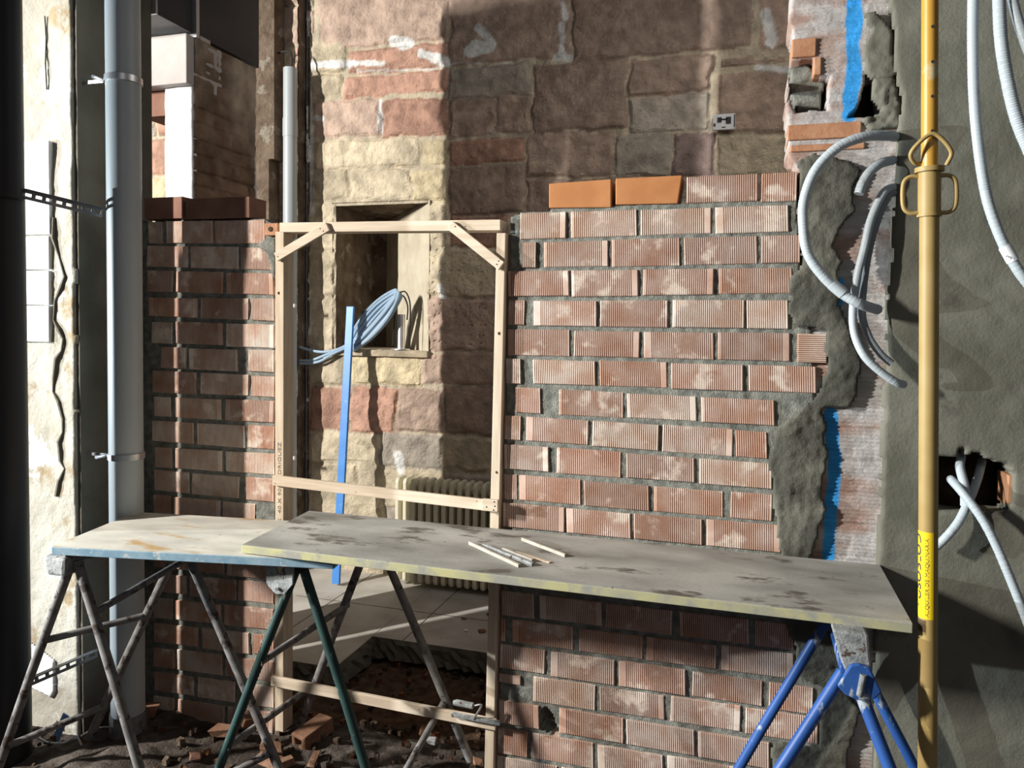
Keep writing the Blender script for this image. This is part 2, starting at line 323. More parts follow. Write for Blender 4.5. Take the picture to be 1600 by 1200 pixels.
# ------------------------------------------------------------------ old stone wall
P_ = (.52, .40, .33); R_ = (.50, .31, .24); T_ = (.60, .53, .40); Y_ = (.62, .54, .37); B_ = (.42, .325, .27); G_ = (.45, .41, .355); K_ = (.30, .235, .22)
stones_px = [(500, 700, -60, 70, P_), (704, 890, -60, 94, B_), (895, 1175, -60, 84, B_), (1190, 1290, -60, 75, P_),
 (545, 700, 74, 110, R_), (488, 541, 60, 112, T_), (540, 700, 116, 147, R_), (488, 536, 116, 150, T_),
 (703, 828, 103, 152, G_), (493, 595, 156, 212, P_), (598, 700, 156, 212, R_), (704, 772, 156, 214, B_), (776, 830, 150, 205, B_),
 (835, 978, 97, 203, B_), (984, 1108, 150, 206, G_), (984, 1110, 90, 146, B_), (1122, 1290, 113, 206, P_),
 (495, 655, 217, 263, T_), (659, 700, 218, 260, Y_), (704, 820, 219, 255, R_), (825, 956, 208, 276, B_), (960, 1048, 210, 276, G_),
 (1053, 1118, 212, 272, K_), (1123, 1290, 211, 272, T_), (488, 546, 267, 313, T_), (550, 641, 267, 313, T_), (645, 698, 267, 313, Y_), (703, 822, 259, 334, B_),
 (482, 524, 318, 388, T_), (482, 524, 392, 461, T_), (482, 524, 465, 545, T_), (668, 700, 318, 386, T_), (703, 790, 338, 386, R_),
 (668, 790, 391, 463, T_), (668, 790, 467, 547, P_), (482, 547, 549, 601, T_), (551, 660, 549, 601, Y_), (664, 790, 551, 601, P_),
 (487, 545, 606, 672, R_), (549, 617, 606, 675, R_), (621, 690, 608, 673, P_), (694, 800, 606, 677, B_),
 (484, 592, 677, 722, T_), (597, 690, 678, 730, G_), (695, 800, 682, 735, T_), (484, 560, 727, 762, T_), (564, 690, 735, 792, T_), (694, 800, 740, 800, G_),
 (482, 600, 767, 812, T_), (604, 800, 798, 860, G_), (482, 600, 817, 900, T_), (826, 1000, 280, 340, B_), (1004, 1180, 280, 340, G_), (1184, 1300, 280, 340, B_)]
def rects(Y):
    out = []
    for x0, x1, y0, y1, c in stones_px:
        a = PY(x0, (y0+y1)/2, Y); b = PY(x1, (y0+y1)/2, Y); t = PY((x0+x1)/2, y0, Y); u = PY((x0+x1)/2, y1, Y)
        out.append((a.x, b.x, u.z, t.z, c))
    return out
def stonefield(X, Z, R, authored=True):
    wx = X+(fbm(X*9, Z*9, 1)-.5)*.07; wz = Z+(fbm(X*9, Z*9, 4)-.5)*.05
    best = np.full(X.shape, -1.0); col = np.zeros(X.shape+(3,)); col[:] = (.56, .50, .39)
    for k, (x0, x1, z0, z1, c) in enumerate(R):
        d = np.minimum(np.minimum(wx-x0, x1-wx), np.minimum(wz-z0, z1-wz))
        m = d > best; best = np.where(m, d, best); m &= d > -0.004
        col[m] = np.array(c)*(1+.12*math.sin(k*2.3))
    # generic coursing beyond the seen stones
    row = np.floor(wz/.27); off = (row % 2)*.23+vnoise(row*3.7, row*0+.5)*.2
    bx = (wx+off)/.47; cx = np.floor(bx); fx = (bx-cx)*.47; fz = wz-row*.27
    dg = np.minimum(np.minimum(fx, .47-fx), np.minimum(fz, .27-fz))-.008
    rr = vnoise(cx*5.3+.5, row*7.1+.5, cx*0+2); pal = np.array([P_, T_, B_, G_, R_, Y_])[np.clip((rr*6).astype(int), 0, 5)]
    out = (best < -0.05) if authored else np.ones(X.shape, bool)
    best = np.where(out, dg, best); col = np.where((out & (dg > 0))[..., None], pal, col)
    t = np.clip((best+.004)/.022, 0, 1); t = t*t*(3-2*t)
    big = fbm(X*5, Z*5, 11); fine = fbm(X*26, Z*26, 3); med = fbm(X*11, Z*11, 8)
    h = t*.014+(big-.5)*.035*t+(med-.5)*.022*t+(fine-.5)*.016
    return h, col, best
SR = rects(SW)
nx0 = PY(524, 430, SW).x; nx1 = PY(668, 430, SW).x; nz0 = PY(590, 546, SW).z; nz1 = PY(560, 320, SW).z
white_px = [(480, -20, 487, 330, 5), (478, 340, 484, 520, 4), (476, 560, 482, 860, 5), (487, 104, 560, 100, 5), (560, 100, 600, 101, 4), (615, 65, 640, 70, 8), (660, 85, 698, 98, 6),
            (560, 112, 690, 108, 1.5), (735, 78, 765, 72, 9), (748, 45, 762, 60, 5), (880, 5, 884, 30, 4), (878, 40, 879, 90, 5), (870, 90, 890, 92, 5), (700, 100, 800, 98, 1.2), (624, 712, 626, 732, 9), (690, 448, 692, 462, 5), (594, 157, 596, 205, 3),
            (1196, 20, 1206, 70, 6), (1185, 105, 1240, 110, 5), (487, 184, 505, 186, 4)]
def wall_back():
    x0 = PY(480, 400, SW).x; step = .0105
    gx = np.arange(x0, 1.1, step); gz = np.arange(-0.1, 3.95, step); X, Z = np.meshgrid(gx, gz)
    h, col, best = stonefield(X, Z, SR)
    n = fbm(X*18, Z*18, 14)
    for ax, ay, bx, by, r in white_px:
        A = PY(ax, ay, SW); B = PY(bx, by, SW); r = r*SW/1205*1.35
        ux, uz = B.x-A.x, B.z-A.z; L = ux*ux+uz*uz+1e-9
        t = np.clip(((X-A.x)*ux+(Z-A.z)*uz)/L, 0, 1); d = np.hypot(X-A.x-t*ux, Z-A.z-t*uz)
        k = np.clip(((r*(.35+1.3*n))-d)/.008, 0, 1)[..., None]; col = col*(1-k)+np.array([.80, .82, .82])*k
    # peck marks on the dressed stones right of the recess
    a = PY(668, 395, SW); b = PY(775, 545, SW)
    reg = (X > a.x) & (X < b.x) & (Z < a.z+.3) & (Z > b.z)
    cx = np.floor(X/.05); cz = np.floor(Z/.055); jx = vnoise(cx*3.1+.5, cz*5.7+.5, cx*0+1)*.04; jz = vnoise(cx*7.9+.5, cz*2.3+.5, cx*0+5)*.045
    dd = np.hypot(X-cx*.05-jx-.004, Z-cz*.055-jz-.006); h = h-np.where(reg & (dd < .0062), .010, 0)
    nx, nz = len(gx), len(gz)
    V = np.stack([X.ravel(), (SW-h).ravel(), Z.ravel()], 1)
    cxm = (X[:-1, :-1]+step/2); czm = (Z[:-1, :-1]+step/2)
    keep = ~((cxm > nx0) & (cxm < nx1) & (czm > nz0) & (czm < nz1))
    f = [(j*nx+i, j*nx+i+1, (j+1)*nx+i+1, (j+1)*nx+i) for j, i in np.argwhere(keep)]
    n0 = len(V); top = [(gx[i], SW+.7, gz[-1]) for i in range(nx)]
    o = finish('wall_back', V.tolist(), f, M['stone'], None, col.reshape(-1, 3), False, 'structure')
    # left return of the wall
    b = MB(); b.box((x0-.001, SW-.004, -.1), (x0+.02, SW+.7, 3.95)); b.build('return', M['rubble_wall'], o)
    # recess: splayed right cheek, dark left part
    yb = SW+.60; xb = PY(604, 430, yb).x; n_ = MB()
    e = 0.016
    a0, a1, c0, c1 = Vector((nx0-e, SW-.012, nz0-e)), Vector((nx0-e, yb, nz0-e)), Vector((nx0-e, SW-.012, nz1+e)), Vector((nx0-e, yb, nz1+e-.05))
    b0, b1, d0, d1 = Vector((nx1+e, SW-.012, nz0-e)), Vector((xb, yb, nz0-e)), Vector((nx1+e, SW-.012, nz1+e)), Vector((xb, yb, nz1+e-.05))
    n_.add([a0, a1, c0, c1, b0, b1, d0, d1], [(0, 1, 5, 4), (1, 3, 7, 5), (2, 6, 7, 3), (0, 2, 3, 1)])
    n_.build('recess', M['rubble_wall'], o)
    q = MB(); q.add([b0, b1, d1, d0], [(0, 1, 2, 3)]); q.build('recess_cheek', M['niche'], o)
    s_ = MB(); s_.box((nx0-.03, SW-.040, nz0-.045), (nx1+.02, SW+.5, nz0-.002)); s_.build('recess_sill', M['stone'], o, bevel=.006, cols=False)
    return o
wb = wall_back()
for ch in wb.children:
    if ch.name.startswith('recess_sill'):
        a = ch.data.color_attributes.new('Col', 'FLOAT_COLOR', 'POINT'); a.data.foreach_set('color', [.5, .43, .32, 1]*len(ch.data.vertices))

def wall_back_left():
    Y = 4.57; x1 = PY(466, 400, Y).x; step = .014
    gx = np.arange(-6.5, x1+step*.5, step); gx[-1] = x1; gz = np.arange(-0.1, 3.95, step); X, Z = np.meshgrid(gx, gz)
    h, col, best = stonefield(X, Z, [], False)
    col = col*np.array([1.1, 1.12, 1.12]); nx, nz = len(gx), len(gz)
    V = np.stack([X.ravel(), (Y-h).ravel(), Z.ravel()], 1)
    f = [(j*nx+i, j*nx+i+1, (j+1)*nx+i+1, (j+1)*nx+i) for j in range(nz-1) for i in range(nx-1)]
    o = finish('wall_back_left', V.tolist(), f, M['stone'], None, col.reshape(-1, 3), False, 'structure')
    b = MB(); b.box((x1-.3, Y+.0, -.1), (x1, SW+.02, 3.95)); b.build('return', M['rubble_wall'], o)
    s = MB(); s.box((-3.4, 4.44, 0), (-3.03, 4.56, 2.75)); s.box((-3.4, 4.44, 2.75), (-2.99, 4.56, 3.9)); s.build('masonry_stub', M['rubble_wall'], o)
wall_back_left()

# ------------------------------------------------------------------ left pier, dark column face, pillar, lintel, duct
PX = -2.56; PYF = 2.446
pier = sheet('wall_left', [(-3.02, -.05), (PX, -.05), (PX, 3.9), (-3.02, 3.9)], PYF, .05, M['pier'], step=.012, rough=.008, nsc=8, jit=.005, kind='structure')
b = MB(); b.box((-2.66, PYF+.012, -.05), (PX+.007, 2.86, 3.9)); b.build('column_core', M['column'], pier)
# crack and white panels on the pier
cr = [(84, 340), (83, 372), (92, 400), (101, 432), (96, 448), (86, 470), (84, 500), (92, 515), (99, 530), (96, 548), (88, 560), (84, 590), (83, 612), (92, 628), (99, 655), (98, 675), (92, 690), (95, 720), (101, 732), (92, 752), (88, 775)]
t = MB(); t.tube([PY(x, y, PYF-.004) for x, y in cr], lambda s: .0065+.003*math.sin(s*40), 6); t.build('plaster_crack', M['column'], pier)
cr = [(70, 25), (72, 60), (71, 100), (73, 140)]
t = MB(); t.tube([PY(x, y, PYF-.002) for x, y in cr], .003, 5); t.build('plaster_crack', M['column'], pier)
for a, bb in ((220, 367), (369, 421), (423, 476), (478, 533)):
    p0 = PY(30, bb, PYF-.012); p1 = PY(77, a, PYF-.012); q = MB(); q.box((p0.x, PYF-.016, p0.z), (p1.x, PYF+.01, p1.z)); q.build('white_panel', M['white'], pier, bevel=.002)
p = pxpoly([(30, 985), (60, 1010), (88, 1030), (89, 1080), (82, 1090), (30, 1065)], PYF); sheet('white_panel', p, PYF-.012, .02, M['white'], step=.006, rough=.001, jit=.002, parent=pier)

q = MB(); q.box((-5.6, 1.13, 0), (-5.4, 2.6, 3.6)); q.build('side_spot_blocker', M['column'], kind='structure')  # added unseen block, stops the side spot reaching the far slab edge
pil = sheet('wall_pillar', [(-2.69, -.05), (-2.517, -.05), (-2.517, 3.02), (-2.69, 3.02)], 3.089, .03, M['white'], step=.012, rough=.006, nsc=10, jit=.004, kind='structure')
def pillar_side():
    gy = np.arange(3.095, 3.57, .01); gz = np.arange(-.05, 3.03, .01); Yg, Zg = np.meshgrid(gy, gz)
    row = np.floor(Zg/.075); b_ = (Yg+(row % 2)*.13)/.26; fy = (b_-np.floor(b_))*.26; fz = Zg-row*.075
    d = np.minimum(np.minimum(fy, .26-fy), np.minimum(fz, .075-fz)); n = fbm(Yg*7, Zg*5, 3); up = np.clip(n*2+(Zg-2.55)*1.1-.8, 0, 1)
    h = np.clip(d/.012, 0, 1)*.012*(1-up)+up*.018+(fbm(Yg*25, Zg*25)-.5)*.014
    rr = vnoise(np.floor(b_)*3.3+.5, row*5.1+.5)
    c = (np.array([.22, .15, .11])*(0.7+.6*rr[..., None]))*(1-up[..., None])+up[..., None]*np.array([.36, .31, .25])*(.5+n[..., None])
    V = np.stack([(-2.53+h).ravel(), Yg.ravel(), Zg.ravel()], 1); n1, n2 = len(gy), len(gz)
    f = [(j*n1+i, j*n1+i+1, (j+1)*n1+i+1, (j+1)*n1+i) for j in range(n2-1) for i in range(n1-1)]
    finish('brick_flank', V.tolist(), f, M['stone'], pil, c.reshape(-1, 3)*1.05)
    b = MB(); b.box((-2.69, 3.10, -.05), (-2.531, 3.57, 3.02)); b.build('pillar_core', M['rubble_wall'], pil)
pillar_side()
z0 = PY(290, 130, 3.05).z; z1 = PY(290, 52, 3.05).z
l = MB(); l.box((-2.85, 3.045, z0), (-2.52, 3.30, z1)); l.build('trim_1', M['lintel'], kind='structure', bevel=.004)
l = MB(); l.box((-2.85, 3.12, z0-.12), (-2.70, 3.28, z0-.002)); l.build('trim_2', M['clay_dark'], kind='structure')

dz = PY(252, 22, 2.873).z
duct = empty('air_duct', (-2.85, 3.2, dz), 'dark sheet metal air duct resting on the plastered pillar, top left', 'duct')
o_ = Vector(duct.location)
q = MB(o_); q.hexa([(x, y, z) for z in (dz, dz+.6) for x, y in ((-2.95, 2.873), (-2.53, 2.873), (-2.53, 3.62), (-2.665, 3.62))]); q.build('duct_body', M['duct'], duct, bevel=.003)
q = MB(o_); q.box((-2.82, 3.10, dz-.022), (-2.51, 3.122, dz+.62)); q.box((-2.80, 3.126, dz-.022), (-2.51, 3.20, dz-.004)); q.build('flange', M['zinc'], duct)
q = MB(o_); q.box((-2.95, 2.862, dz+.0), (-2.53, 2.872, dz+.6)); q.build('end_plate', M['zinc'], duct)

# ------------------------------------------------------------------ brick walls
def groove_brick(mb, A, B, C_, D_, n, flat_l=0.0, flat_r=0.0, col=(1, 1, 1), Y0=D, depth=.115, horiz=False, gd=.0035):
    """A,B bottom-left/right, C_ top-right, D_ top-left as (X,Z)"""
    prof = []   # (u, depth)
    u0, u1 = flat_l, 1-flat_r; prof.append((0, .002)); prof.append((.012, 0))
    if n:
        w = (u1-u0)/n
        for k in range(n):
            s = u0+k*w; prof += [(s+w*.02, 0), (s+w*.12, gd), (s+w*.38, gd), (s+w*.48, 0)]
    prof += [(.988, 0), (1, .002)]; prof = sorted(prof)
    def at(u, v):
        x = (A[0]*(1-u)+B[0]*u)*(1-v)+(D_[0]*(1-u)+C_[0]*u)*v; z = (A[1]*(1-u)+B[1]*u)*(1-v)+(D_[1]*(1-u)+C_[1]*u)*v; return x, z
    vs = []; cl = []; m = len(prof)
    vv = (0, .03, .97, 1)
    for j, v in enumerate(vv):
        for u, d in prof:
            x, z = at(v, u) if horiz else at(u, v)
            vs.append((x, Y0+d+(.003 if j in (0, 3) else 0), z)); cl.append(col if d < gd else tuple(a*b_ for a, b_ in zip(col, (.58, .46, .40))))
    fs = [(j*m+i, j*m+i+1, (j+1)*m+i+1, (j+1)*m+i) if not horiz else (j*m+i, (j+1)*m+i, (j+1)*m+i+1, j*m+i+1) for j in range(3) for i in range(m-1)]
    k0 = len(vs)
    cs = [at(0, 0), at(1, 0), at(1, 1), at(0, 1)]
    vs += [(x, Y0+depth, z) for x, z in cs]+[(x, Y0+.004, z) for x, z in cs]
    q = k0+4
    fs += [(q, k0, k0+1, q+1)[::-1], (q+1, k0+1, k0+2, q+2)[::-1], (q+2, k0+2, k0+3, q+3)[::-1], (q+3, k0+3, k0, q)[::-1], (k0, k0+1, k0+2, k0+3)[::-1]]
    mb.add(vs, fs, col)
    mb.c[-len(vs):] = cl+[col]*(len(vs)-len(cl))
BC = [(.66, .50, .42), (.62, .455, .375), (.70, .57, .49), (.76, .66, .58), (.64, .45, .36), (.57, .43, .36), (.73, .61, .52)]
def course(mb, xl, xr, tl, tr, bl, br, bricks, horiz=()):
    for k, (x0, x1) in enumerate(bricks):
        y = lambda a, b_, x: a+(b_-a)*(x-xl)/(xr-xl)
        jt = rnd.uniform(-1, 1); jb = rnd.uniform(-1, 1); sk = rnd.uniform(-1.2, 1.2)
        q = [PY(x0+sk*.5, y(bl, br, x0)+jb, D), PY(x1+sk*.5, y(bl, br, x1)+jb, D), PY(x1-sk*.5, y(tl, tr, x1)+jt, D), PY(x0-sk*.5, y(tl, tr, x0)+jt, D)]
        q = [(p.x, p.z) for p in q]; L = q[1][0]-q[0][0]
        fl = rnd.choice((0.02, .05, .11))*.235/max(L, .05) if L > .15 else .03
        fr = rnd.choice((.02, .02, .08))*.235/max(L, .05) if L > .15 else .03
        n = max(2, int(round(L*(1-fl-fr)/.0069)))
        h = k in horiz
        if h: n = 13; fl = fr = .03
        c = rnd.choice(BC); s = rnd.uniform(.88, 1.1); c = tuple(v*s for v in c)
        groove_brick(mb, *q, n, fl, fr, c, Y0=D+rnd.uniform(-.003, .003), horiz=h)
R = MB()
C = course
C(R, 858, 1240, 287, 269, 325, 313, [(1073, 1184), (1190, 1245)])
C(R, 813, 1232, 334, 320, 375, 361, [(813, 884), (892, 995), (1001, 1111), (1118, 1232)])
C(R, 815, 1240, 379, 367, 419, 411, [(816, 837), (850, 950), (956, 1062), (1069, 1183), (1190, 1250)])
C(R, 793, 1238, 424, 419, 464, 459, [(794, 889), (893, 997), (1005, 1115), (1123, 1238)])
C(R, 793, 1230, 469, 470, 508, 514, [(794, 819), (834, 932), (938, 1043), (1051, 1163), (1167, 1231)])
C(R, 793, 1235, 515, 521, 554, 565, [(793, 890), (897, 999), (1006, 1115), (1122, 1234), (1246, 1292)], horiz=(4,))
C(R, 792, 1275, 560, 573, 599, 615, [(791, 813), (833, 930), (937, 1042), (1049, 1161), (1170, 1275)])
C(R, 806, 1210, 606, 625, 644, 665, [(806, 844), (873, 974), (980, 1088), (1096, 1210)])
C(R, 788, 1198, 648, 675, 687, 717, [(789, 813), (822, 919), (926, 1029), (1035, 1145), (1150, 1198)])
C(R, 788, 1206, 694, 724, 733, 764, [(788, 857), (870, 970), (979, 1085), (1093, 1206)])
C(R, 787, 1206, 741, 774, 779, 815, [(787, 807), (811, 907), (913, 1014), (1022, 1130), (1142, 1206)])
C(R, 786, 1218, 785, 822, 822, 864, [(786, 882), (885, 985), (991, 1097), (1104, 1220)])
C(R, 786, 1218, 831, 872, 868, 914, [(786, 834), (838, 937), (943, 1045), (1052, 1158), (1166, 1225)])
C(R, 784, 1218, 877, 921, 914, 962, [(785, 884), (888, 990), (996, 1102), (1109, 1222)])
C(R, 784, 1240, 923, 976, 960, 1016, [(784, 834), (843, 940), (947, 1050), (1062, 1170), (1180, 1240)])
C(R, 783, 1240, 966, 1023, 1003, 1062, [(782, 789), (800, 895), (905, 1004), (1010, 1119), (1127, 1240)])
C(R, 781, 1270, 1007, 1075, 1044, 1117, [(781, 851), (861, 960), (967, 1071), (1082, 1191), (1202, 1270)])
C(R, 780, 1280, 1050, 1122, 1088, 1163, [(833, 930), (937, 1038), (1048, 1157), (1165, 1278)])
C(R, 780, 1210, 1092, 1162, 1130, 1204, [(780, 842), (874, 974), (979, 1085), (1091, 1202)])
C(R, 777, 1200, 1137, 1208, 1175, 1250, [(778, 824), (832, 927), (934, 1036), (1043, 1150), (1156, 1240)])
C(R, 776, 1200, 1182, 1256, 1222, 1298, [(776, 870), (877, 977), (984, 1090), (1096, 1205)])
C(R, 775, 1200, 1229, 1303, 1266, 1340, [(776, 824), (832, 930), (937, 1040), (1047, 1155)])
tile = PY(780, 1065, D), PY(813, 1057, D)
R.box((tile[0].x, D-.002, tile[0].z), (tile[1].x, D+.05, tile[1].z), (.5, .4, .34))
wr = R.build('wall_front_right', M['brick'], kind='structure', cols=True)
# two smooth orange bricks, part of the top course
o = MB()
for x0, x1, t0, t1, b0, b1 in ((858, 955, 287, 280, 325, 324), (962, 1066, 279, 274, 320, 318)):
    q = [PY(x0, b0, D), PY(x1-(7 if x1 > 1000 else 0), b1, D), PY(x1, t1, D), PY(x0, t0, D)]
    o.hexa([(q[0].x, D-.003, q[0].z), (q[1].x, D-.003, q[1].z), (q[1].x, D+.115, q[1].z), (q[0].x, D+.115, q[0].z), (q[3].x, D-.003, q[3].z), (q[2].x, D-.003, q[2].z), (q[2].x, D+.115, q[2].z), (q[3].x, D+.115, q[3].z)])
ob = o.build('smooth_brick', M['clay'], wr, bevel=.003); ob['label'] = 'smooth orange bricks'

Lw = MB()
C(Lw, 235, 415, 347, 344, 380, 380, [(232, 253), (260, 332), (335, 413)])
C(Lw, 232, 423, 384, 386, 416, 422, [(229, 293), (297, 372), (376, 424)])
C(Lw, 232, 427, 423, 426, 455, 461, [(229, 269), (275, 348), (353, 427)])
C(Lw, 236, 427, 464, 467, 494, 502, [(232, 308), (313, 388), (393, 428)])
C(Lw, 236, 428, 502, 508, 536, 543, [(236, 268), (275, 348), (353, 428)])
C(Lw, 254, 428, 542, 547, 575, 583, [(252, 290), (295, 370), (388, 428)])
C(Lw, 240, 428, 579, 588, 613, 621, [(238, 306), (313, 388), (393, 428)])
C(Lw, 245, 428, 619, 627, 651, 661, [(240, 266), (272, 345), (352, 428)])
C(Lw, 237, 428, 657, 667, 688, 703, [(237, 302), (307, 382), (387, 428)])
C(Lw, 255, 428, 699, 709, 730, 743, [(242, 268), (274, 347), (352, 428)])
C(Lw, 260, 428, 736, 749, 769, 785, [(240, 295), (299, 373), (385, 428)])
C(Lw, 262, 428, 776, 790, 806, 824, [(240, 266), (271, 344), (347, 398)])
C(Lw, 262, 428, 817, 832, 847, 866, [(240, 300), (305, 380), (386, 428)])
C(Lw, 262, 428, 857, 872, 888, 906, [(240, 268), (275, 350), (355, 428)])
C(Lw, 262, 428, 897, 912, 927, 944, [(240, 291), (296, 369), (372, 427)])
C(Lw, 262, 428, 936, 953, 967, 984, [(240, 269), (273, 345), (350, 426)])
C(Lw, 262, 428, 975, 994, 1006, 1026, [(240, 309), (316, 389), (395, 427)])
C(Lw, 262, 428, 1014, 1034, 1045, 1066, [(240, 271), (277, 347), (352, 427)])
C(Lw, 262, 428, 1053, 1075, 1083, 1107, [(240, 302), (308, 366), (385, 427)])
C(Lw, 262, 428, 1091, 1115, 1121, 1146, [(240, 271), (277, 350), (356, 427)])
# courses start at the inner face of the pier
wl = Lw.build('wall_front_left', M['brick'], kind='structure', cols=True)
o = MB()
for x0, x1 in ((226, 286), (290, 390)):
    a = PY(x0, 343, D); b_ = PY(x1, 307, D); o.box((a.x, D-.002, a.z), (b_.x, D+.115, b_.z))
ob = o.build('plain_brick_course', M['clay_dark'], wl, bevel=.003); ob['label'] = 'dark smooth bricks of the top course'

def mortar(name, poly, parent, holes=()):
    return sheet(name, poly, D+.0065, .095, M['mortar'], step=.007, rough=.004, nsc=45, jit=.004, parent=parent, round_=.006, holes=holes)
pr = pxpoly([(797, 338), (812, 330), (858, 330), (860, 322), (1000, 318), (1247, 306), (1250, 420), (1262, 440), (1275, 620), (1250, 900), (1255, 1040), (1290, 1075), (1290, 1330), (772, 1330), (779, 1100), (786, 800), (791, 500)], D)
mortar('mortar_joints', pr, wr, [pxpoly([(844, 1114), (852, 1108), (862, 1120), (872, 1146), (868, 1152), (848, 1142)], D)])
pl = pxpoly([(216, 344), (412, 342), (429, 350), (430, 1165), (222, 1165), (220, 540)], D)
mortar('mortar_joints', pl, wl)
# broken hollow brick on the left wall beside the frame
hb = MB(); a = PY(413, 368, D-.02); b_ = PY(431, 350, D-.02); hb.box((a.x, D-.02, a.z), (b_.x+.01, D+.11, b_.z+.004))
bh = hb.build('broken_hollow_brick', M['orange_cut'], bevel=.004); tag(bh, 'broken orange hollow brick end beside top left corner of the timber frame', 'brick')
hc = MB(); c_ = PY(422.5, 358, D-.021); hc.tube([(c_.x, D-.022, c_.z), (c_.x, D-.018, c_.z)], .010, 16); hc.build('hole', M['hole'], bh)
cap = sheet('mortar_cap', pxpoly([(398, 384), (413, 372), (431, 368), (431, 440), (424, 430), (416, 395)], D-.004), D-.006, .02, M['mortar'], step=.005, rough=.002, jit=.003, parent=wl)

# mortar smear, rough filling at the right end of the brick wall
def pcol(X, Z):
    n = fbm(X*4, Z*4, 7); return np.ones(X.shape+(3,))*(.75+.5*n[..., None])
patch = sheet('wall_right_mortar', pxpoly([(1247, 250), (1275, 238), (1330, 245), (1345, 262), (1340, 330), (1325, 345), (1300, 385), (1318, 410), (1310, 470), (1322, 500), (1345, 560), (1340, 620), (1330, 640), (1290, 640), (1292, 690), (1300, 705), (1290, 740), (1284, 780), (1292, 800), (1280, 850), (1268, 880), (1270, 960), (1320, 1010), (1325, 1080), (1345, 1110), (1330, 1180), (1330, 1330), (1200, 1330), (1206, 1165), (1282, 1165), (1275, 1075), (1245, 1060), (1238, 1010), (1222, 960), (1218, 865), (1208, 800), (1200, 720), (1210, 668), (1276, 620), (1290, 570), (1290, 520), (1246, 515), (1234, 490), (1236, 430), (1250, 415), (1246, 310)], D-.02),
      D-.016, .10, M['patch'], step=.008, rough=.013, nsc=13, jit=.013, cfun=pcol, kind='structure')

# ribbed hollow blocks behind the patch, with blue paint and plaster dust
def bcol(X, Z):
    c = np.zeros(X.shape+(3,)); n = fbm(X*9, Z*16, 3); row = np.floor(Z/.105); rr = vnoise(row*3.3+.5, row*0+.5)
    clay = np.array([.44, .31, .255]); dust = np.array([.54, .53, .52]); k = np.clip((n-.42)*4+(X-.30)*4+(rr-.5)*.8+(Z-1.9)*.7*(Z > 1.9)+.35, 0, .95)[..., None]
    c = clay*(1-k)+dust*k
    for pts, r0 in (([(1337, -30), (1335, 40), (1332, 70), (1335, 110), (1330, 150), (1327, 178)], 10), ([(1298, 645), (1300, 690), (1304, 720), (1303, 745), (1300, 780), (1297, 820), (1294, 870)], 9), ([(1311, 440), (1309, 474)], 7)):
        for (ax, ay), (bx, by) in zip(pts[:-1], pts[1:]):
            A = PY(ax, ay, 2.715); B = PY(bx, by, 2.715); ux, uz = B.x-A.x, B.z-A.z; L = ux*ux+uz*uz+1e-9
            t = np.clip(((X-A.x)*ux+(Z-A.z)*uz)/L, 0, 1); d = np.hypot(X-A.x-t*ux, Z-A.z-t*uz); r = r0*2.715/1205*(.75+.7*fbm(X*25, Z*25, 6))
            m = np.clip((r-d)/.004, 0, 1)[..., None]; c = c*(1-m)+np.array([.06, .42, .95])*m
    return c
def brib(X, Z):
    row = np.floor(Z/.105); fz = Z-row*.105; joint = np.clip((.010-fz)/.004, 0, 1)
    return .0026*np.sin(Z*2*math.pi/.0125)*(1-joint)-joint*.006*(.4+fbm(X*30, Z*30))
blk = sheet('wall_right_blocks', pxpoly([(1236, -40), (1232, 30), (1240, 70), (1234, 95), (1230, 135), (1237, 150), (1228, 160), (1232, 205), (1228, 240), (1243, 262), (1250, 300), (1250, 1330), (1400, 1330), (1410, 600), (1415, 300), (1420, -40)], 2.715),
      2.715, .20, M['blocks'], step=.0045, rough=.003, nsc=22, jit=.006, hfun=brib, cfun=bcol, kind='structure',
      holes=[pxpoly([(1233, 97), (1268, 92), (1272, 118), (1295, 122), (1292, 172), (1245, 174), (1235, 150)], 2.715), pxpoly([(1352, 118), (1372, 112), (1378, 170), (1395, 185), (1360, 180), (1328, 184), (1340, 170), (1350, 150)], 2.715)])
q = MB()
for x0, x1, y0, y1 in ((1236, 1275, 62, 94), (1270, 1283, 92, 121), (1230, 1345, 192, 222), (1234, 1350, 224, 240)):
    a = PY(x0, y1, 2.73); b_ = PY(x1, y0, 2.73); q.box((a.x, 2.705, a.z), (b_.x, 2.86, b_.z))
q.build('broken_clay_edge', M['orange_cut'], blk, bevel=.004)
q = MB(); a = PY(1225, 330, 2.86); b_ = PY(1420, -20, 2.86); q.box((a.x+.03, 2.86, a.z), (b_.x, 2.94, b_.z)); q.build('cavity_back', M['hole'], blk)
sheet('mortar_lump', pxpoly([(1232, 100), (1262, 96), (1290, 125), (1288, 150), (1285, 170), (1248, 172), (1232, 150)], 2.76), 2.775, .08, M['mortar'], step=.008, rough=.014, nsc=20, jit=.006, parent=blk)
sheet('mortar_lump', pxpoly([(1345, 22), (1368, 20), (1395, 50), (1400, 120), (1380, 130), (1352, 120), (1346, 75), (1358, 50)], 2.71), 2.692, .06, M['concrete'], step=.008, rough=.010, nsc=16, jit=.006, parent=blk)
sheet('mortar_lump', pxpoly([(1362, 120), (1402, 122), (1406, 200), (1360, 205), (1340, 190), (1378, 172), (1360, 150)], 2.71), 2.692, .06, M['concrete'], step=.007, rough=.020, nsc=20, jit=.008, parent=blk, seed=4.0)
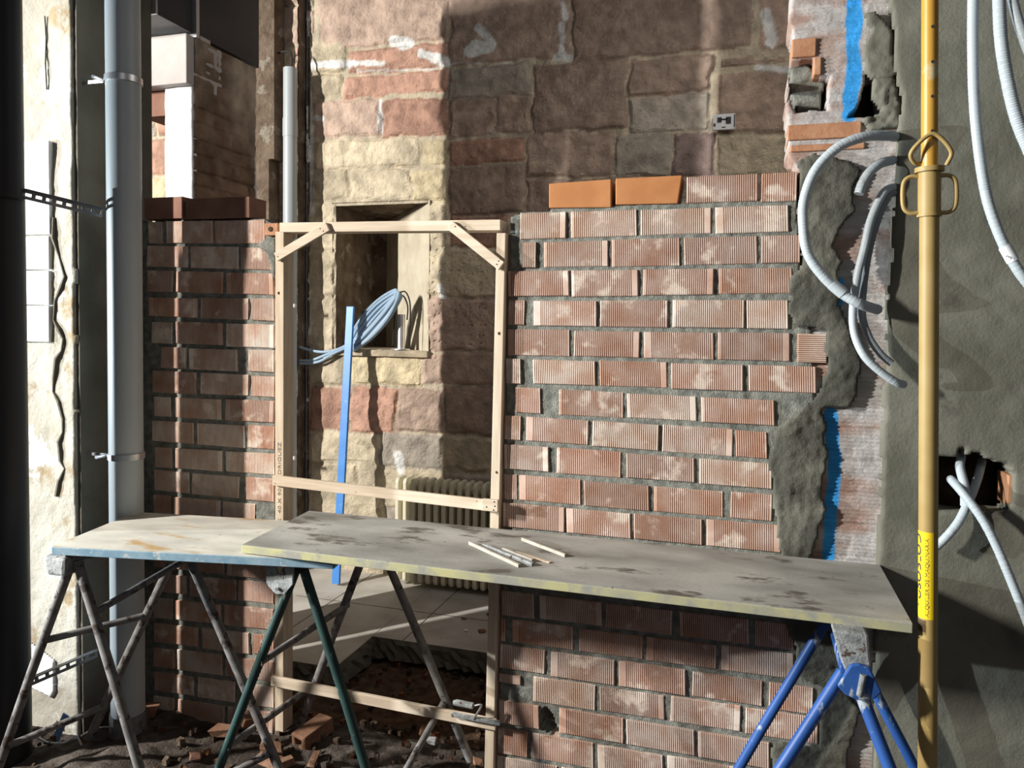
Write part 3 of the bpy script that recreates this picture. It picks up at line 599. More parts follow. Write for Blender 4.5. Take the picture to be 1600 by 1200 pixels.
# concrete-rendered wall to the right, with its broken cavity
HOLE = pxpoly([(1462, 715), (1498, 718), (1503, 702), (1506, 716), (1528, 712), (1545, 722), (1572, 726), (1580, 745), (1578, 785), (1565, 800), (1540, 795), (1515, 792), (1500, 800), (1462, 797)], 2.67)
sheet('wall_right', pxpoly([(1372, -40), (1392, 20), (1398, 60), (1396, 110), (1408, 150), (1404, 208), (1398, 240), (1400, 300), (1393, 330), (1391, 400), (1386, 470), (1384, 560), (1380, 640), (1376, 760), (1370, 880), (1366, 1000), (1362, 1330), (2300, 1400), (2300, -60)], 2.67),
      2.67, .09, M['concrete'], step=.009, rough=.006, nsc=5, jit=.006, holes=[HOLE], kind='structure', round_=.016)
wright = bpy.data.objects['wall_right']
xh0 = min(p[0] for p in HOLE)-.03; xh1 = max(p[0] for p in HOLE)+.03; zh0 = min(p[1] for p in HOLE)-.03; zh1 = max(p[1] for p in HOLE)+.03
q = MB(); q.add([(xh0, 2.72, zh0), (xh1, 2.72, zh0), (xh1, 2.72, zh1), (xh0, 2.72, zh1), (xh0, 2.86, zh0), (xh1-.02, 2.86, zh0), (xh1-.02, 2.86, zh1), (xh0, 2.86, zh1)], [(4, 5, 6, 7), (0, 1, 5, 4), (1, 2, 6, 5), (3, 7, 6, 2), (0, 4, 7, 3)]); q.build('cavity', M['hole'], wright)
q = MB(); a = PY(1572, 790, 2.70); b_ = PY(1582, 742, 2.70); q.box((a.x, 2.69, a.z), (b_.x, 2.80, b_.z)); q.build('broken_clay_edge', M['orange_cut'], wright, bevel=.003)

# ------------------------------------------------------------------ timber formwork frame in the opening
FY0, FY1 = 2.675, 2.745
zt = PY(430, 348, FY0).z; zt2 = PY(783, 343, FY0).z
fx0 = PY(430, 600, FY0).x; fx1 = PY(443, 600, FY0).x
frame = empty('timber_frame', ((fx0-.86)/2, 2.70, 0.0), 'pale timber door frame with corner braces standing in the gap between brick walls', 'door frame')
fo = Vector(frame.location)
def fpart(name, m, fn, bevel=.002):
    b = MB(fo); fn(b); return b.build(name, m, frame, bevel=bevel)
zr = PY(430, 368, FY0).z
post = fpart('post', M['wood'], lambda b: b.box((fx0, FY0, .02), (fx1, FY1, PY(430, 362, FY0).z)))
rt0 = PY(776, 364, FY0); rt1 = PY(790, 364, FY0); rb0 = PY(757, 1190, FY0); rb1 = PY(771, 1190, FY0); rz = .02
def rpost(b):
    k = (rt0.z-rz)/(rt0.z-rb0.z); bx0 = rt0.x+(rb0.x-rt0.x)*k; bx1 = rt1.x+(rb1.x-rt1.x)*k
    b.hexa([(bx0, FY0, rz), (bx1, FY0, rz), (bx1, FY1, rz), (bx0, FY1, rz), (rt0.x, FY0, rt0.z), (rt1.x, FY0, rt1.z), (rt1.x, FY1, rt1.z), (rt0.x, FY1, rt0.z)])
post2 = fpart('post', M['wood'], rpost)
tl0 = PY(437, 363, FY0); tl1 = PY(437, 348, FY0); tr0 = PY(782, 360, FY0); tr1 = PY(782, 343, FY0)
fpart('top_rail', M['wood_h'], lambda b: b.hexa([(tl0.x, FY0-.002, tl0.z), (tr0.x, FY0-.002, tr0.z), (tr0.x, FY1, tr0.z), (tl0.x, FY1, tl0.z), (tl1.x, FY0-.002, tl1.z), (tr1.x, FY0-.002, tr1.z), (tr1.x, FY1, tr1.z), (tl1.x, FY1, tl1.z)]))
def slat(name, a, b_, wpx, Y, t=.014, m='wood_h', label=None):
    A = PY(*a, Y); B = PY(*b_, Y); w = wpx*Y/1205*1.08
    q = MB(fo); q.bar(A, B, t, w, up=(0, 0, 1) if abs((B-A).normalized().z) < .9 else (1, 0, 0)); o = q.build(name, M[m], frame, bevel=.002)
    return o
bl = slat('brace', (432, 402), (513, 354), 15, FY0-.010)
br = slat('brace', (704, 352), (784, 416), 15, FY0-.010)
mr = slat('middle_rail', (427, 750), (777, 791), 17, FY0-.010, t=.016)
slat('rail_block', (754, 788), (779, 790), 18, FY0-.030, t=.018)
br2 = slat('bottom_rail', (425, 1063), (775, 1132), 17, FY0-.010, t=.016)
for x, y, r in ((436, 458, .006), (780, 521, .006), (776, 738, .005), (762, 960, .005)):
    fpart('knot', M['knot'], lambda b: b.tube([PY(x, y, FY0-.0015), PY(x, y, FY0+.001)], r, 10), 0)
for x, y in ((500, 357), (505, 361), (711, 354), (716, 351), (779, 408), (776, 413), (782, 405), (434, 401), (430, 755), (556, 769), (745, 783), (430, 1066), (655, 1108)):
    fpart('nail', M['hole'], lambda b: b.tube([PY(x, y, FY0-.0185), PY(x, y, FY0-.0165)], .0022, 8), 0)
for x, y in ((772, 784), (773, 791), (760, 792), (771, 797)):
    fpart('nail', M['hole'], lambda b: b.tube([PY(x, y, FY0-.0405), PY(x, y, FY0-.0385)], .0025, 8), 0)

def text_mesh(name, txt, size, xf, m, parent, org, bold=0.0):
    cu = bpy.data.curves.new('t', 'FONT'); cu.body = txt; cu.size = size; cu.offset = bold; cu.extrude = 0.0; cu.resolution_u = 3
    to = bpy.data.objects.new('t', cu); COL.objects.link(to); dg = bpy.context.evaluated_depsgraph_get(); dg.update()
    me = to.evaluated_get(dg).to_mesh(); vs = [v.co.copy() for v in me.vertices]; fs = [list(p.vertices) for p in me.polygons]
    COL.objects.unlink(to); bpy.data.objects.remove(to)
    return finish(name, [Vector(xf(v))-Vector(org) for v in vs], fs, m, parent)
# stamp running up the left post
ux = (fx0+fx1)/2
text_mesh('stamp', '40 X 90 RODRIGUEZ', .021, lambda v: (ux+.008-v.y, FY0-.0012, PY(436, 802, FY0).z+v.x*1.5), M['stamp'], frame, fo)
text_mesh('stamp', 'X', .021, lambda v: (ux+.008-v.y, FY0-.0012, PY(436, 818, FY0).z+v.x*1.5), M['stamp'], frame, fo)

# ------------------------------------------------------------------ planks
def plank(name, corners, z0, z1, top, edge, label):
    c = sum((Vector((x, y, 0)) for x, y in corners), Vector())/4; c.z = z0
    e = empty(name, c, label, 'board'); n = len(corners)
    b = MB(c); b.hexa([(x, y, z0) for x, y in corners]+[(x, y, z1-.001) for x, y in corners]); b.build('edge_band', M[edge], e, bevel=.002)
    pts = []
    q = MB(c); k = .004; cc = [(x+(k if x < c.x else -k)*.6, y+(k if y < c.y else -k)*.6) for x, y in corners]
    q.hexa([(x, y, z1-.002) for x, y in cc]+[(x, y, z1+.0015) for x, y in cc]); q.build('top_face', M[top], e)
    return e
plank('plank', [(-1.60, 2.19), (.432, 2.17), (.432, 2.672), (-1.64, 2.672)], .913, .940, 'plank', 'edge_y', 'long cement-grey board with worn yellow edge laid across the trestles')
plank('plank', [(-2.26, 2.05), (-1.275, 2.228), (-1.35, 2.665), (-2.35, 2.53)], .880, .908, 'plank_b', 'edge_b', 'shorter ochre-stained board with blue edge, its right end under the longer board')

# thin wooden sticks on the long board
for a, b_, w, lb in (((734, 848), (812, 884), .011, 'pale thin stick at left of the bundle on the board, splayed out'), ((754, 851), (833, 882), .011, 'dusty grey stick between two others in the bundle on the board'), ((786, 858), (833, 876), .010, 'short stick lying uppermost at the back of the bundle on the board'), ((816, 842), (884, 868), .010, 'single pale stick lying apart to the right of the stick bundle')):
    zc = .947; A = PZ(*a, zc); B = PZ(*b_, zc); c = (A+B)/2; q = MB(c); q.bar(A, B, w, .011); o = q.build('wooden_stick', M['mud' if 'grey' in lb else 'stick'], bevel=.001); o.location = c; tag(o, lb, 'stick', 'sticks on the board')
A = PZ(805, 862, .944); B = PZ(860, 879, .944); c = (A+B)/2; q = MB(c); q.bar(A, B, .012, .004); 
o = q.build('saw_blade', M['wood'], bevel=.0008); o.location = c; tag(o, 'narrow toothed blade lying behind the stick bundle on the board', 'blade')

# ------------------------------------------------------------------ trestles
def foot(A, q, Y):
    P = PY(*q, Y); d = P-A; return A+d*((A.z+0.0)/-d.z)
def trestle(label, aF, aR, qs, Ys, m1, m2, braces, head, mhead):
    aF = Vector(aF); aR = Vector(aR); c = (aF+aR)/2; c.z = 0
    e = empty('trestle', c, label, 'trestle'); feet = [foot(A, q, Y) for A, q, Y in zip((aF, aF, aR, aR), qs, Ys)]
    for f in feet: f.z = max(0.0, f.z)
    for i, f in enumerate(feet):
        A = (aF, aF, aR, aR)[i]; off = Vector((-.012 if i % 2 == 0 else .012, 0, -.01)); b = MB(c); b.tube([A+off, A+off+(f-A)*.5, f], .0165, 14); b.build('leg', m1 if i < 2 else m2, e, smooth=True)
    for (i, ti, j, tj) in braces:
        Ai = (aF, aF, aR, aR)[i]; Aj = (aF, aF, aR, aR)[j]; p = Ai+(feet[i]-Ai)*ti; q = Aj+(feet[j]-Aj)*tj; d = (q-p).normalized()
        b = MB(c); b.tube([p-d*.01, p+d*.03, p+d*.05, q-d*.05, q-d*.03, q+d*.01], .0125, 12); b.build('brace', m2, e, smooth=True)
    d = (aR-aF).normalized(); b = MB(c); u = Vector((0, 0, .012)); b.bar(aF-d*.03+u, aR+d*.03+u, .045, .03); b.build('top_bar', m2, e, bevel=.003)
    head(e, c, aF)
    return e
def head_wood(e, c, A):
    b = MB(c); b.hexa([A+Vector(v) for v in ((-.075, -.05, -.055), (.005, -.05, -.055), (.005, .04, -.055), (-.075, .04, -.055), (-.09, -.05, .015), (.01, -.05, .015), (.01, .04, .015), (-.09, .04, .015))]); b.build('head_block', M['mud'], e, bevel=.012)
def head_plate(e, c, A):
    A = A+Vector((-.03, -.055, -.012))
    b = MB(c); pr = [(-.055, .025), (-.02, .03), (-.005, -.005), (.018, .03), (.052, .028), (.05, -.03), (.02, -.065), (-.015, -.07), (-.05, -.04)]
    n = len(pr); vs = [A+Vector((x, -.025, z)) for x, z in pr]+[A+Vector((x, -.015, z)) for x, z in pr]
    b.add(vs, [tuple(range(n-1, -1, -1)), tuple(range(n, 2*n))]+[(i, (i+1) % n, n+(i+1) % n, n+i) for i in range(n)]); b.build('head_plate', M['mud'], e)
    b = MB(c); b.tube([A+Vector((-.004, -.035, -.05)), A+Vector((-.004, 0, -.05))], .006, 10); b.build('bolt', M['zinc'], e)
def head_blue(e, c, A):
    b = MB(c); b.hexa([A+Vector(v) for v in ((-.012, -.03, .0), (.055, -.03, .0), (.055, .02, .0), (-.012, .02, .0), (-.045, -.04, .112), (.040, -.04, .112), (.040, .02, .112), (-.045, .02, .112))]); b.build('head_block', M['mud'], e, bevel=.006)
    b = MB(c); pr = [(-.03, -.03), (.0, .03), (.02, .035), (.045, .03), (.075, -.03), (.06, -.05), (.02, -.06), (-.01, -.05)]
    n = len(pr); vs = [A+Vector((x, -.048, z)) for x, z in pr]+[A+Vector((x, -.034, z)) for x, z in pr]
    b.add(vs, [tuple(range(n-1, -1, -1)), tuple(range(n, 2*n))]+[(i, (i+1) % n, n+(i+1) % n, n+i) for i in range(n)]); b.build('head_plate', M['blue'], e, bevel=.004)
    b = MB(c); b.tube([A+Vector((.03, -.052, .012)), A+Vector((.022, -.052, -.045))], .008, 10); b.build('weld_bead', M['mud'], e, smooth=True)
zt_ = .85
a1 = PZ(117, 872, zt_); a2 = Vector((-2.005, 2.385, zt_))
trestle('dark steel tube trestle at left holding the outer end of the blue-edged board', a1, a2, [(5, 1180), (215, 1195), (170, 1090), (405, 1130)], [a1.y-.03, a1.y-.03, a2.y, a2.y], M['rust'], M['rust'],
        [(0, .36, 2, .34), (0, .84, 2, .80), (1, .22, 3, .06), (1, .97, 3, .86)], head_wood, M['mud'])
a1 = PZ(469, 882, zt_); a2 = PZ(584, 834, zt_)
trestle('green painted tube trestle under the overlap of the two boards', a1, a2, [(345, 1195), (570, 1200), (455, 1170), (740, 1200)], [a1.y-.03, a1.y-.03, a2.y, a2.y], M['green'], M['rust'],
        [(0, .42, 2, .36), (0, .80, 2, .76), (1, .95, 3, .74)], head_plate, M['mud'])
a1 = PY(1325, 1045, 2.16); a2 = Vector((a1.x+.005, 2.58, a1.z-.01))
trestle('blue paint-splattered trestle under the right end of the long board', a1, a2, [(1225, 1200), (1385, 1200), (1157, 1200), (1400, 1150)], [2.09, 2.09, 2.60, 2.60], M['blue'], M['blue'],
        [(0, .75, 2, .75), (1, .75, 3, .75)], head_blue, M['mud'])

# ------------------------------------------------------------------ pipes at left
def cyl(name, a, b_, r, m, parent=None, org=(0, 0, 0), n=32, **k):
    q = MB(org); q.tube([a, b_], r, n, **k); return q.build(name, m, parent, smooth=True)
def ring(mb, c, r, w, h):   # band round a vertical pipe
    n = 40; vs = []
    for z in (-h/2, h/2):
        for k in range(n): a = 2*math.pi*k/n; vs.append((c[0]+math.cos(a)*(r+w), c[1]+math.sin(a)*(r+w), c[2]+z))
    for z in (-h/2, h/2):
        for k in range(n): a = 2*math.pi*k/n; vs.append((c[0]+math.cos(a)*r, c[1]+math.sin(a)*r, c[2]+z))
    f = []
    for k in range(n):
        k2 = (k+1) % n; f += [(k, k2, n+k2, n+k), (2*n+k, 3*n+k, 3*n+k2, 2*n+k2), (n+k, n+k2, 3*n+k2, 3*n+k), (k, 2*n+k, 2*n+k2, k2)]
    mb.add(vs, f)
pc = (-2.372, 2.505); pr_ = .064
dp = empty('drain_pipe', (pc[0], pc[1], 0), 'large grey plastic drain pipe clamped to the dark column face', 'pipe')
od = Vector(dp.location)
q = MB(od); q.tube([(pc[0]-.0, pc[1], .0), (pc[0], pc[1], 3.9)], pr_, 48); q.build('pipe_wall', M['pvc'], dp, smooth=True)
q = MB(od)
for y in (1075,): pass
q.tube([(pc[0], pc[1], .0), (pc[0], pc[1], .09)], pr_+.006, 40); q.build('socket', M['rust'], dp, smooth=True)
for y, tilt in ((120, 1), (715, -1)):
    z = PY(195, y, pc[1]-.04).z; q = MB(od); ring(q, (pc[0], pc[1], z), pr_, .006, .024); q.box((PX-.001, pc[1]-.02, z-.006), (pc[0]-pr_+.01, pc[1]-.012, z+.006)); cl = q.build('pipe_clamp', M['zinc'], dp, smooth=True)
    q = MB(od); q.tube([(pc[0]-pr_-.012, pc[1]-.075, z), (pc[0]-pr_-.012, pc[1]-.02, z)], .007, 10); q.build('clamp_bolt', M['zinc'], cl)
bp_ = empty('black_pipe', (-2.62, 2.19, 0), 'thick matt black vertical pipe at the left edge with a wider lower half', 'pipe')
ob_ = Vector(bp_.location); zj = PY(30, 297, 2.15).z
def edge_c(px, py, r, yy=2.271):
    p = PY(px, py, yy); d = Vector((p.x, p.y, 0)).normalized(); n = Vector((d.y, -d.x, 0)); return p-n*r
e_ = edge_c(37, 150, .075, 2.25); q = MB(ob_); q.tube([(e_.x, e_.y, zj-.02), (e_.x, e_.y, 3.9)], .075, 36); q.build('upper_pipe', M['black'], bp_, smooth=True)
e_ = edge_c(45, 700, .095, 2.272); q = MB(ob_); q.tube([(e_.x, e_.y, 0), (e_.x, e_.y, zj-.03), (e_.x, e_.y, zj), (e_.x, e_.y, zj+.012)], .095, 40); q.build('lower_pipe', M['black'], bp_, smooth=True)
def strap(a, b_, w, lab):
    A = Vector(a); B = Vector(b_); d = (B-A); L = d.length; d.normalize(); v = Vector((0, 0, 1)); n = d.cross(v).normalized(); v = n.cross(d).normalized()*-1
    if v.z < 0: v = -v
    N = int(L/.034); g = [A+d*L*i/N for i in range(N+1)]; m = MB((A+B)/2); c = (A+B)/2
    for i in range(N):
        p0, p1 = g[i], g[i+1]; s0 = p0+d*.007; s1 = p1-d*.007
        def quad(p, q2, lo, hi): m.hexa([p+v*lo*w, q2+v*lo*w, q2+v*lo*w+n*.002, p+v*lo*w+n*.002, p+v*hi*w, q2+v*hi*w, q2+v*hi*w+n*.002, p+v*hi*w+n*.002])
        quad(p0, p1, -.5, -.16); quad(p0, p1, .16, .5); quad(p0, s0, -.16, .16); quad(s1, p1, -.16, .16)
    m.bar(A+v*w*.5+n*.010, B+v*w*.5+n*.010, .02, .002)
    o = m.build('perforated_strap', M['strut']); o.location = c; return tag(o, lab, 'strap', 'perforated pipe straps')
strap(PY(36, 303, 2.24), PY(160, 333, 2.49), .036, 'upper slotted steel strap between the black pipe and the grey pipe')
strap(PY(40, 1068, 2.24), PY(152, 1020, 2.49), .036, 'lower slotted steel strap near the floor beside the black pipe')
x_p = (PY(442, 250, 4.48).x+PY(465, 250, 4.48).x)/2; zpt = PY(453, 107, 4.48).z
sp_ = empty('grey_riser_pipe', (x_p, 4.48, 0), 'slim grey vertical pipe ending open against the old stone wall', 'pipe')
q = MB(sp_.location); q.tube([(x_p, 4.48, 0), (x_p, 4.48, zpt)], .0455, 32); q.build('pipe_wall', M['pvc'], sp_, smooth=True)
zc = PY(453, 200, 4.48).z; q = MB(sp_.location); ring(q, (x_p, 4.48, zc), .0455, .003, .12); q.build('coupling', M['pvc'], sp_, smooth=True)
for y in (478, 716):
    z = PY(466, y, 4.45).z; q = MB(sp_.location); q.tube([(x_p+.03, 4.44, z), (x_p+.065, 4.44, z)], .013, 12); q.build('pipe_clip', M['plastic_w'], sp_, smooth=True)
q = MB(sp_.location); q.tube([(x_p, 4.48, zpt-.001), (x_p, 4.48, zpt+.0015)], .040, 24); q.build('pipe_bore', M['hole'], sp_)
q = MB(); pts = spline([(x_p+.01, 4.48, zpt+.0), (x_p+.012, 4.48, zpt+.08), (x_p-.02, 4.48, zpt+.115), (x_p-.13, 4.49, zpt+.10), (x_p-.17, 4.50, zpt+.07)], .01); q.tube(pts, .006, 8)
o = q.build('loose_wire', M['cable_k'], smooth=True); tag(o, 'brown wire hanging out of the slim grey pipe top', 'cable')

# pale cables hanging beside the pillar
for k, (pts, r, lb) in enumerate(((((368, 84), (378, 95), (386, 130), (384, 200), (382, 260), (381, 309)), .013, 'thicker pale cable hanging from the duct beside the pillar'), (((372, 84), (388, 105), (395, 150), (397, 240), (399, 350)), .010, 'thinner pale cable dropping behind the left brick wall'))):
    q = MB(); q.tube(spline([PY(x, y, 3.62+.03*k) for x, y in pts], .02), r, 10); o = q.build('hanging_cable', M['cable_w'], smooth=True); tag(o, lb, 'cable', 'pale cables by the pillar')

# ------------------------------------------------------------------ niche items
ns = nz0
fy = SW+.02
cx_ = PY(626, 540, fy).x
fy = SW-.02
po = empty('steel_post_base', (cx_, fy+.045, ns), 'shiny steel tube with round flange standing on the wall recess sill', 'post base')
q = MB(po.location); q.tube([(cx_, fy+.045, ns), (cx_, fy+.045, ns+.008)], .062, 36); q.build('flange', M['chrome'], po, smooth=True)
q = MB(po.location); q.tube([(cx_, fy+.045, ns+.008), (cx_, fy+.045, ns+.235)], .026, 32); q.build('tube', M['chrome'], po, smooth=True)
# coil of cable
cc = empty('cable_coil', PY(585, 500, SW-.06), 'bundled coil of blue-grey cable hanging over the recess edge', 'cable coil')
A = PY(622, 458, SW-.045); B = PY(548, 543, SW-.06); mid = (A+B)/2; ax = (A-B).normalized(); sd = ax.cross(Vector((0, 1, 0))).normalized()
rr_ = random.Random(3)
for k in range(12):
    w = .012+.0055*k; L = (A-B).length/2*(.93+.01*k); off = Vector((0, -.012*(k % 3)+.01, 0))+sd*rr_.uniform(-.028, .022); pts = []
    for i in range(41):
        a = 2*math.pi*i/40; s = math.cos(a); t = math.sin(a); pinch = .55+.45*(1-abs(s)**3)
        pts.append(mid+off+ax*s*L+sd*t*w*pinch+Vector((0, .022*t, 0)))
    q = MB(cc.location); q.tube(pts, .0095, 8); q.build('cable_loop', M['cable'], cc, smooth=True)
for pts in (((560, 528), (530, 545), (505, 550), (480, 546), (455, 538)), ((556, 534), (530, 546), (508, 555), (485, 563), (455, 563)), ((548, 540), (520, 553), (495, 566), (455, 568))):
    q = MB(cc.location); q.tube(spline([PY(x, y, SW-.06) for i, (x, y) in enumerate(pts)], .02), .0095, 8); q.build('cable_end', M['cable'], cc, smooth=True)
q = MB(cc.location)
for pts in (((620, 460), (632, 455), (640, 470), (641, 500), (638, 540)), ((622, 466), (630, 462), (637, 478), (636, 500)), ((622, 462), (618, 480), (616, 510), (613, 540)), ((560, 500), (575, 480), (600, 462), (620, 460))):
    q.tube(spline([PY(x, y, SW-.02) for x, y in pts], .02), .005, 7)
o = q.build('black_tie', M['cable_k'], cc, smooth=True); o['label'] = 'black leads tying the coil'

# blue straightedge leaning on the stone wall
bt = PY(548, 479, SW-.12); bf = PZ(524, 914, .0); bf.y = 4.33; bf = PY(525, 912, 4.33); bf.z = max(0, bf.z)
q = MB(bf); q.bar(bf, bt, .052, .022, up=(0, 1, 0)); o = q.build('straightedge', M['bar'], bevel=.003); o.location = bf; tag(o, 'blue metal straightedge leaning against the stone wall behind the timber frame', 'straightedge')

# radiator
rx = PY(621, 800, 4.46).x; rz0 = .03; rz1 = PY(690, 752, 4.46).z; pitch = .0525
ra = empty('radiator', (rx+.35, 4.52, 0), 'old cream column radiator standing on the floor against the stone wall', 'radiator')
def fin():
    b = bmesh.new(); pr = []
    y0, y1 = 4.45, 4.585
    for k in range(7): a = math.pi*k/6/2; pr.append((y0+.03-.03*math.cos(a), rz1-.03+.03*math.sin(a)))
    for k in range(7): a = math.pi/2*(1-k/6); pr.append((y1-.03+.03*math.cos(a), rz1-.03+.03*math.sin(a)))
    for k in range(7): a = -math.pi*k/6/2; pr.append((y1-.03+.03*math.cos(a), rz0+.03+.03*math.sin(a)))
    for k in range(7): a = -math.pi/2*(1-k/6); pr.append((y0+.03-.03*math.cos(a), rz0+.03+.03*math.sin(a)))
    m = MB(ra.location); n = len(pr)
    m.add([(rx-.0135, y, z) for y, z in pr]+[(rx+.0135, y, z) for y, z in pr], [tuple(range(n)), tuple(range(2*n-1, n-1, -1))]+[(i, n+i, n+(i+1) % n, (i+1) % n) for i in range(n)])
    o = m.build('section', M['radiator'], ra); md = o.modifiers.new('b', 'BEVEL'); md.width = .008; md.segments = 3; md.limit_method = 'ANGLE'; md.angle_limit = math.radians(60)
    b.free(); return o
f0 = fin()
for k in range(1, 15):
    c = f0.copy(); COL.objects.link(c); c.parent = ra; c.location.x = f0.location.x+k*pitch
for z in (rz0+.06, rz1-.06):
    q = MB(ra.location); q.tube([(rx, 4.52, z), (rx+14*pitch, 4.52, z)], .022, 14); q.build('connecting_tube', M['radiator'], ra, smooth=True)

# socket box on stone wall
sb = PY(1131, 192, SW-.03); so = empty('socket_plate', sb, 'small white electrical mounting plate on the stone wall above the bricks', 'socket plate')
q = MB(sb); q.box((sb.x-.062, SW-.045, sb.z-.042), (sb.x+.062, SW-.03, sb.z+.048)); q.build('plate', M['plastic_w'], so, bevel=.004)
q = MB(sb)
for x0, x1, z0_, z1_ in ((-.035, -.012, .0, .028), (.012, .04, -.01, .028), (-.02, .02, .012, .02), (-.055, -.045, -.02, -.005), (-.01, .01, -.03, -.026), (.056, .061, -.03, .04)): q.box((sb.x+x0, SW-.049, sb.z+z0_), (sb.x+x1, SW-.044, sb.z+z1_))
q.build('socket_insert', M['ink'], so)

# ------------------------------------------------------------------ yellow prop
pp1 = PY(1452, 340, 2.2)
d_ = (PY(1454.5, 200, 2.2)-PY(1451.5, 1100, 2.2)); d_.normalize()
base = pp1-d_*(pp1.z/d_.z); base.x += 0.0
pb = lambda z, dx=0, dy=0: base+d_*(z/d_.z)+Vector((dx, dy, 0))
pro = empty('steel_prop', base, 'yellow telescopic steel prop standing in front of the grey rendered wall', 'prop')
zcol = PY(1452, 337, 2.2).z; zctop = PY(1452, 268, 2.2).z
q = MB(base); q.tube([pb(0.005), pb(zcol)], .0228, 36); q.build('outer_tube', M['ochre'], pro, smooth=True)
q = MB(base); q.tube([pb(zcol-.01), pb(3.9)], .0195, 36); q.build('inner_tube', M['yellow'], pro, smooth=True)
q = MB(base); q.box((base.x-.06, base.y-.06, 0), (base.x+.06, base.y+.06, .006)); q.build('foot_plate', M['ochre'], pro)
q = MB(base); q.tube([pb(zcol-.0), pb(zctop)], .0265, 36); nut = q.build('collar_nut', M['ochre'], pro, smooth=True)
for za, zb, r in ((zctop-.002, zctop+.010, .034), (zcol-.003, zcol+.004, .029)):
    q = MB(base); q.tube([pb(za), pb(zb)], r, 36); q.build('collar_rim', M['ochre'], pro, smooth=True)
for s in (-1, 1):
    z0_, z1_ = zcol+.008, zctop-.012; pts = spline([pb(z0_, s*.02), pb(z0_, s*.045), pb(z0_+.018, s*.060), pb(z1_-.018, s*.060), pb(z1_, s*.045), pb(z1_, s*.02)], .004)
    q = MB(base); q.tube(pts, .0055, 10); h = q.build('handle', M['ochre'], nut, smooth=True)
zp = zctop+.012
q = MB(base); q.tube(spline([pb(zp, .036, -.012), pb(zp+.03, .045, -.02), pb(zp+.065, .02, -.028), pb(zp+.075, -.004, -.03), pb(zp+.05, -.035, -.028), pb(zp+.028, -.047, -.02), pb(zp+.01, -.035, -.006), pb(zp+.008, -.02, .0)], .004), .0055, 10); q.build('pin', M['ochre'], pro, smooth=True)
for y in (41, 96, 150, 204):
    q = MB(base); z = PY(1460, y, 2.18).z; c = pb(z); dirn = Vector((.14, -.99, 0)).normalized(); q.tube([c+dirn*.0183, c+dirn*.0199], .0042, 14); q.build('pin_hole', M['ink'], pro)
# sticker with lettering, wrapped on the tube
zs0 = PY(1450, 968, 2.18).z; zs1 = PY(1450, 832, 2.18).z
def wrap(u, z, r=.0232):   # u: angle from camera-facing direction
    a = math.radians(-101)+u; c = pb(z); return (c.x+math.cos(a)*r, c.y+math.sin(a)*r, z)
def patchmesh(name, u0, u1, z0, z1, r, m):
    n = 16; vs = []; 
    for z in (z0, z1):
        for k in range(n+1): vs.append(Vector(wrap(u0+(u1-u0)*k/n, z, r))-base)
    return finish(name, vs, [(k, k+1, n+2+k, n+1+k) for k in range(n)], m, pro, smooth=True)
patchmesh('sticker', -1.9, .55, zs0, zs1, .0231, M['sticker'])
patchmesh('tape', -1.5, -.25, zs0-.035, zs0-.004, .02335, M['red_plug'])
H_ = zs1-zs0
def tw(txt, size, ucen, z0, zspan, m, r, bold=0.0, name='lettering'):
    cu = bpy.data.curves.new('t', 'FONT'); cu.body = txt; cu.size = size; cu.offset = bold; cu.resolution_u = 3
    to = bpy.data.objects.new('t', cu); COL.objects.link(to); dg = bpy.context.evaluated_depsgraph_get(); dg.update()
    me = to.evaluated_get(dg).to_mesh(); vs = [v.co.copy() for v in me.vertices]; fs = [list(p.vertices) for p in me.polygons]
    COL.objects.unlink(to); bpy.data.objects.remove(to)
    w = max(v.x for v in vs); h = max(v.y for v in vs)
    return finish(name, [Vector(wrap(ucen-(v.y-h/2)/r, z0+v.x/w*zspan, r))-base for v in vs], fs, m, pro)
tw('ALQUILER DE MAQUINARIA', .0125, -.12, zs0+.006, H_-.022, M['ink'], .0233)
tw('KUSOBLOD', .030, -1.25, zs0+.022, H_-.03, M['ink'], .0233, bold=.0006)

# ------------------------------------------------------------------ conduits on the right
def conduit(name, pts, r, m, label, rings=True, n=14, group='corrugated conduits on the right wall', cat='conduit', step=.0028):
    P = [PY(x, y, Y) for x, y, Y in pts]; c = P[len(P)//2]
    q = MB(c); q.tube(spline(P, step if rings else .01), r, n, rings=rings, pitch=.0068); o = q.build(name, M[m], smooth=True); o.location = c
    return tag(o, label, cat, group)
cd1 = conduit('corrugated_conduit', [(1400, 214, 2.69), (1385, 212, 2.64), (1350, 214, 2.60), (1310, 230, 2.58), (1275, 265, 2.57), (1257, 310, 2.57), (1255, 350, 2.57), (1262, 395, 2.575), (1285, 430, 2.578), (1315, 458, 2.58), (1345, 475, 2.58), (1372, 484, 2.65)], .0155, 'conduit', 'thick pale conduit making the large left-hand loop out of the wall')
q = MB(cd1.location); P = [PY(1300, 444, 2.58), PY(1318, 459, 2.58)]; q.tube(P, .0185, 18); q.build('joint_sleeve', M['conduit'], cd1, smooth=True)
conduit('corrugated_conduit', [(1396, 250, 2.69), (1375, 256, 2.64), (1358, 270, 2.62), (1347, 288, 2.615), (1342, 303, 2.61)], .0145, 'conduit', 'short cut conduit stub curving down inside the big loop')
conduit('corrugated_conduit', [(1400, 292, 2.70), (1382, 300, 2.65), (1362, 340, 2.63), (1350, 390, 2.62), (1340, 430, 2.615), (1333, 480, 2.62), (1335, 520, 2.61), (1350, 555, 2.59), (1375, 580, 2.59), (1400, 597, 2.60), (1412, 601, 2.62)], .0125, 'conduit', 'outer grey-blue conduit bowing down between loop and prop')
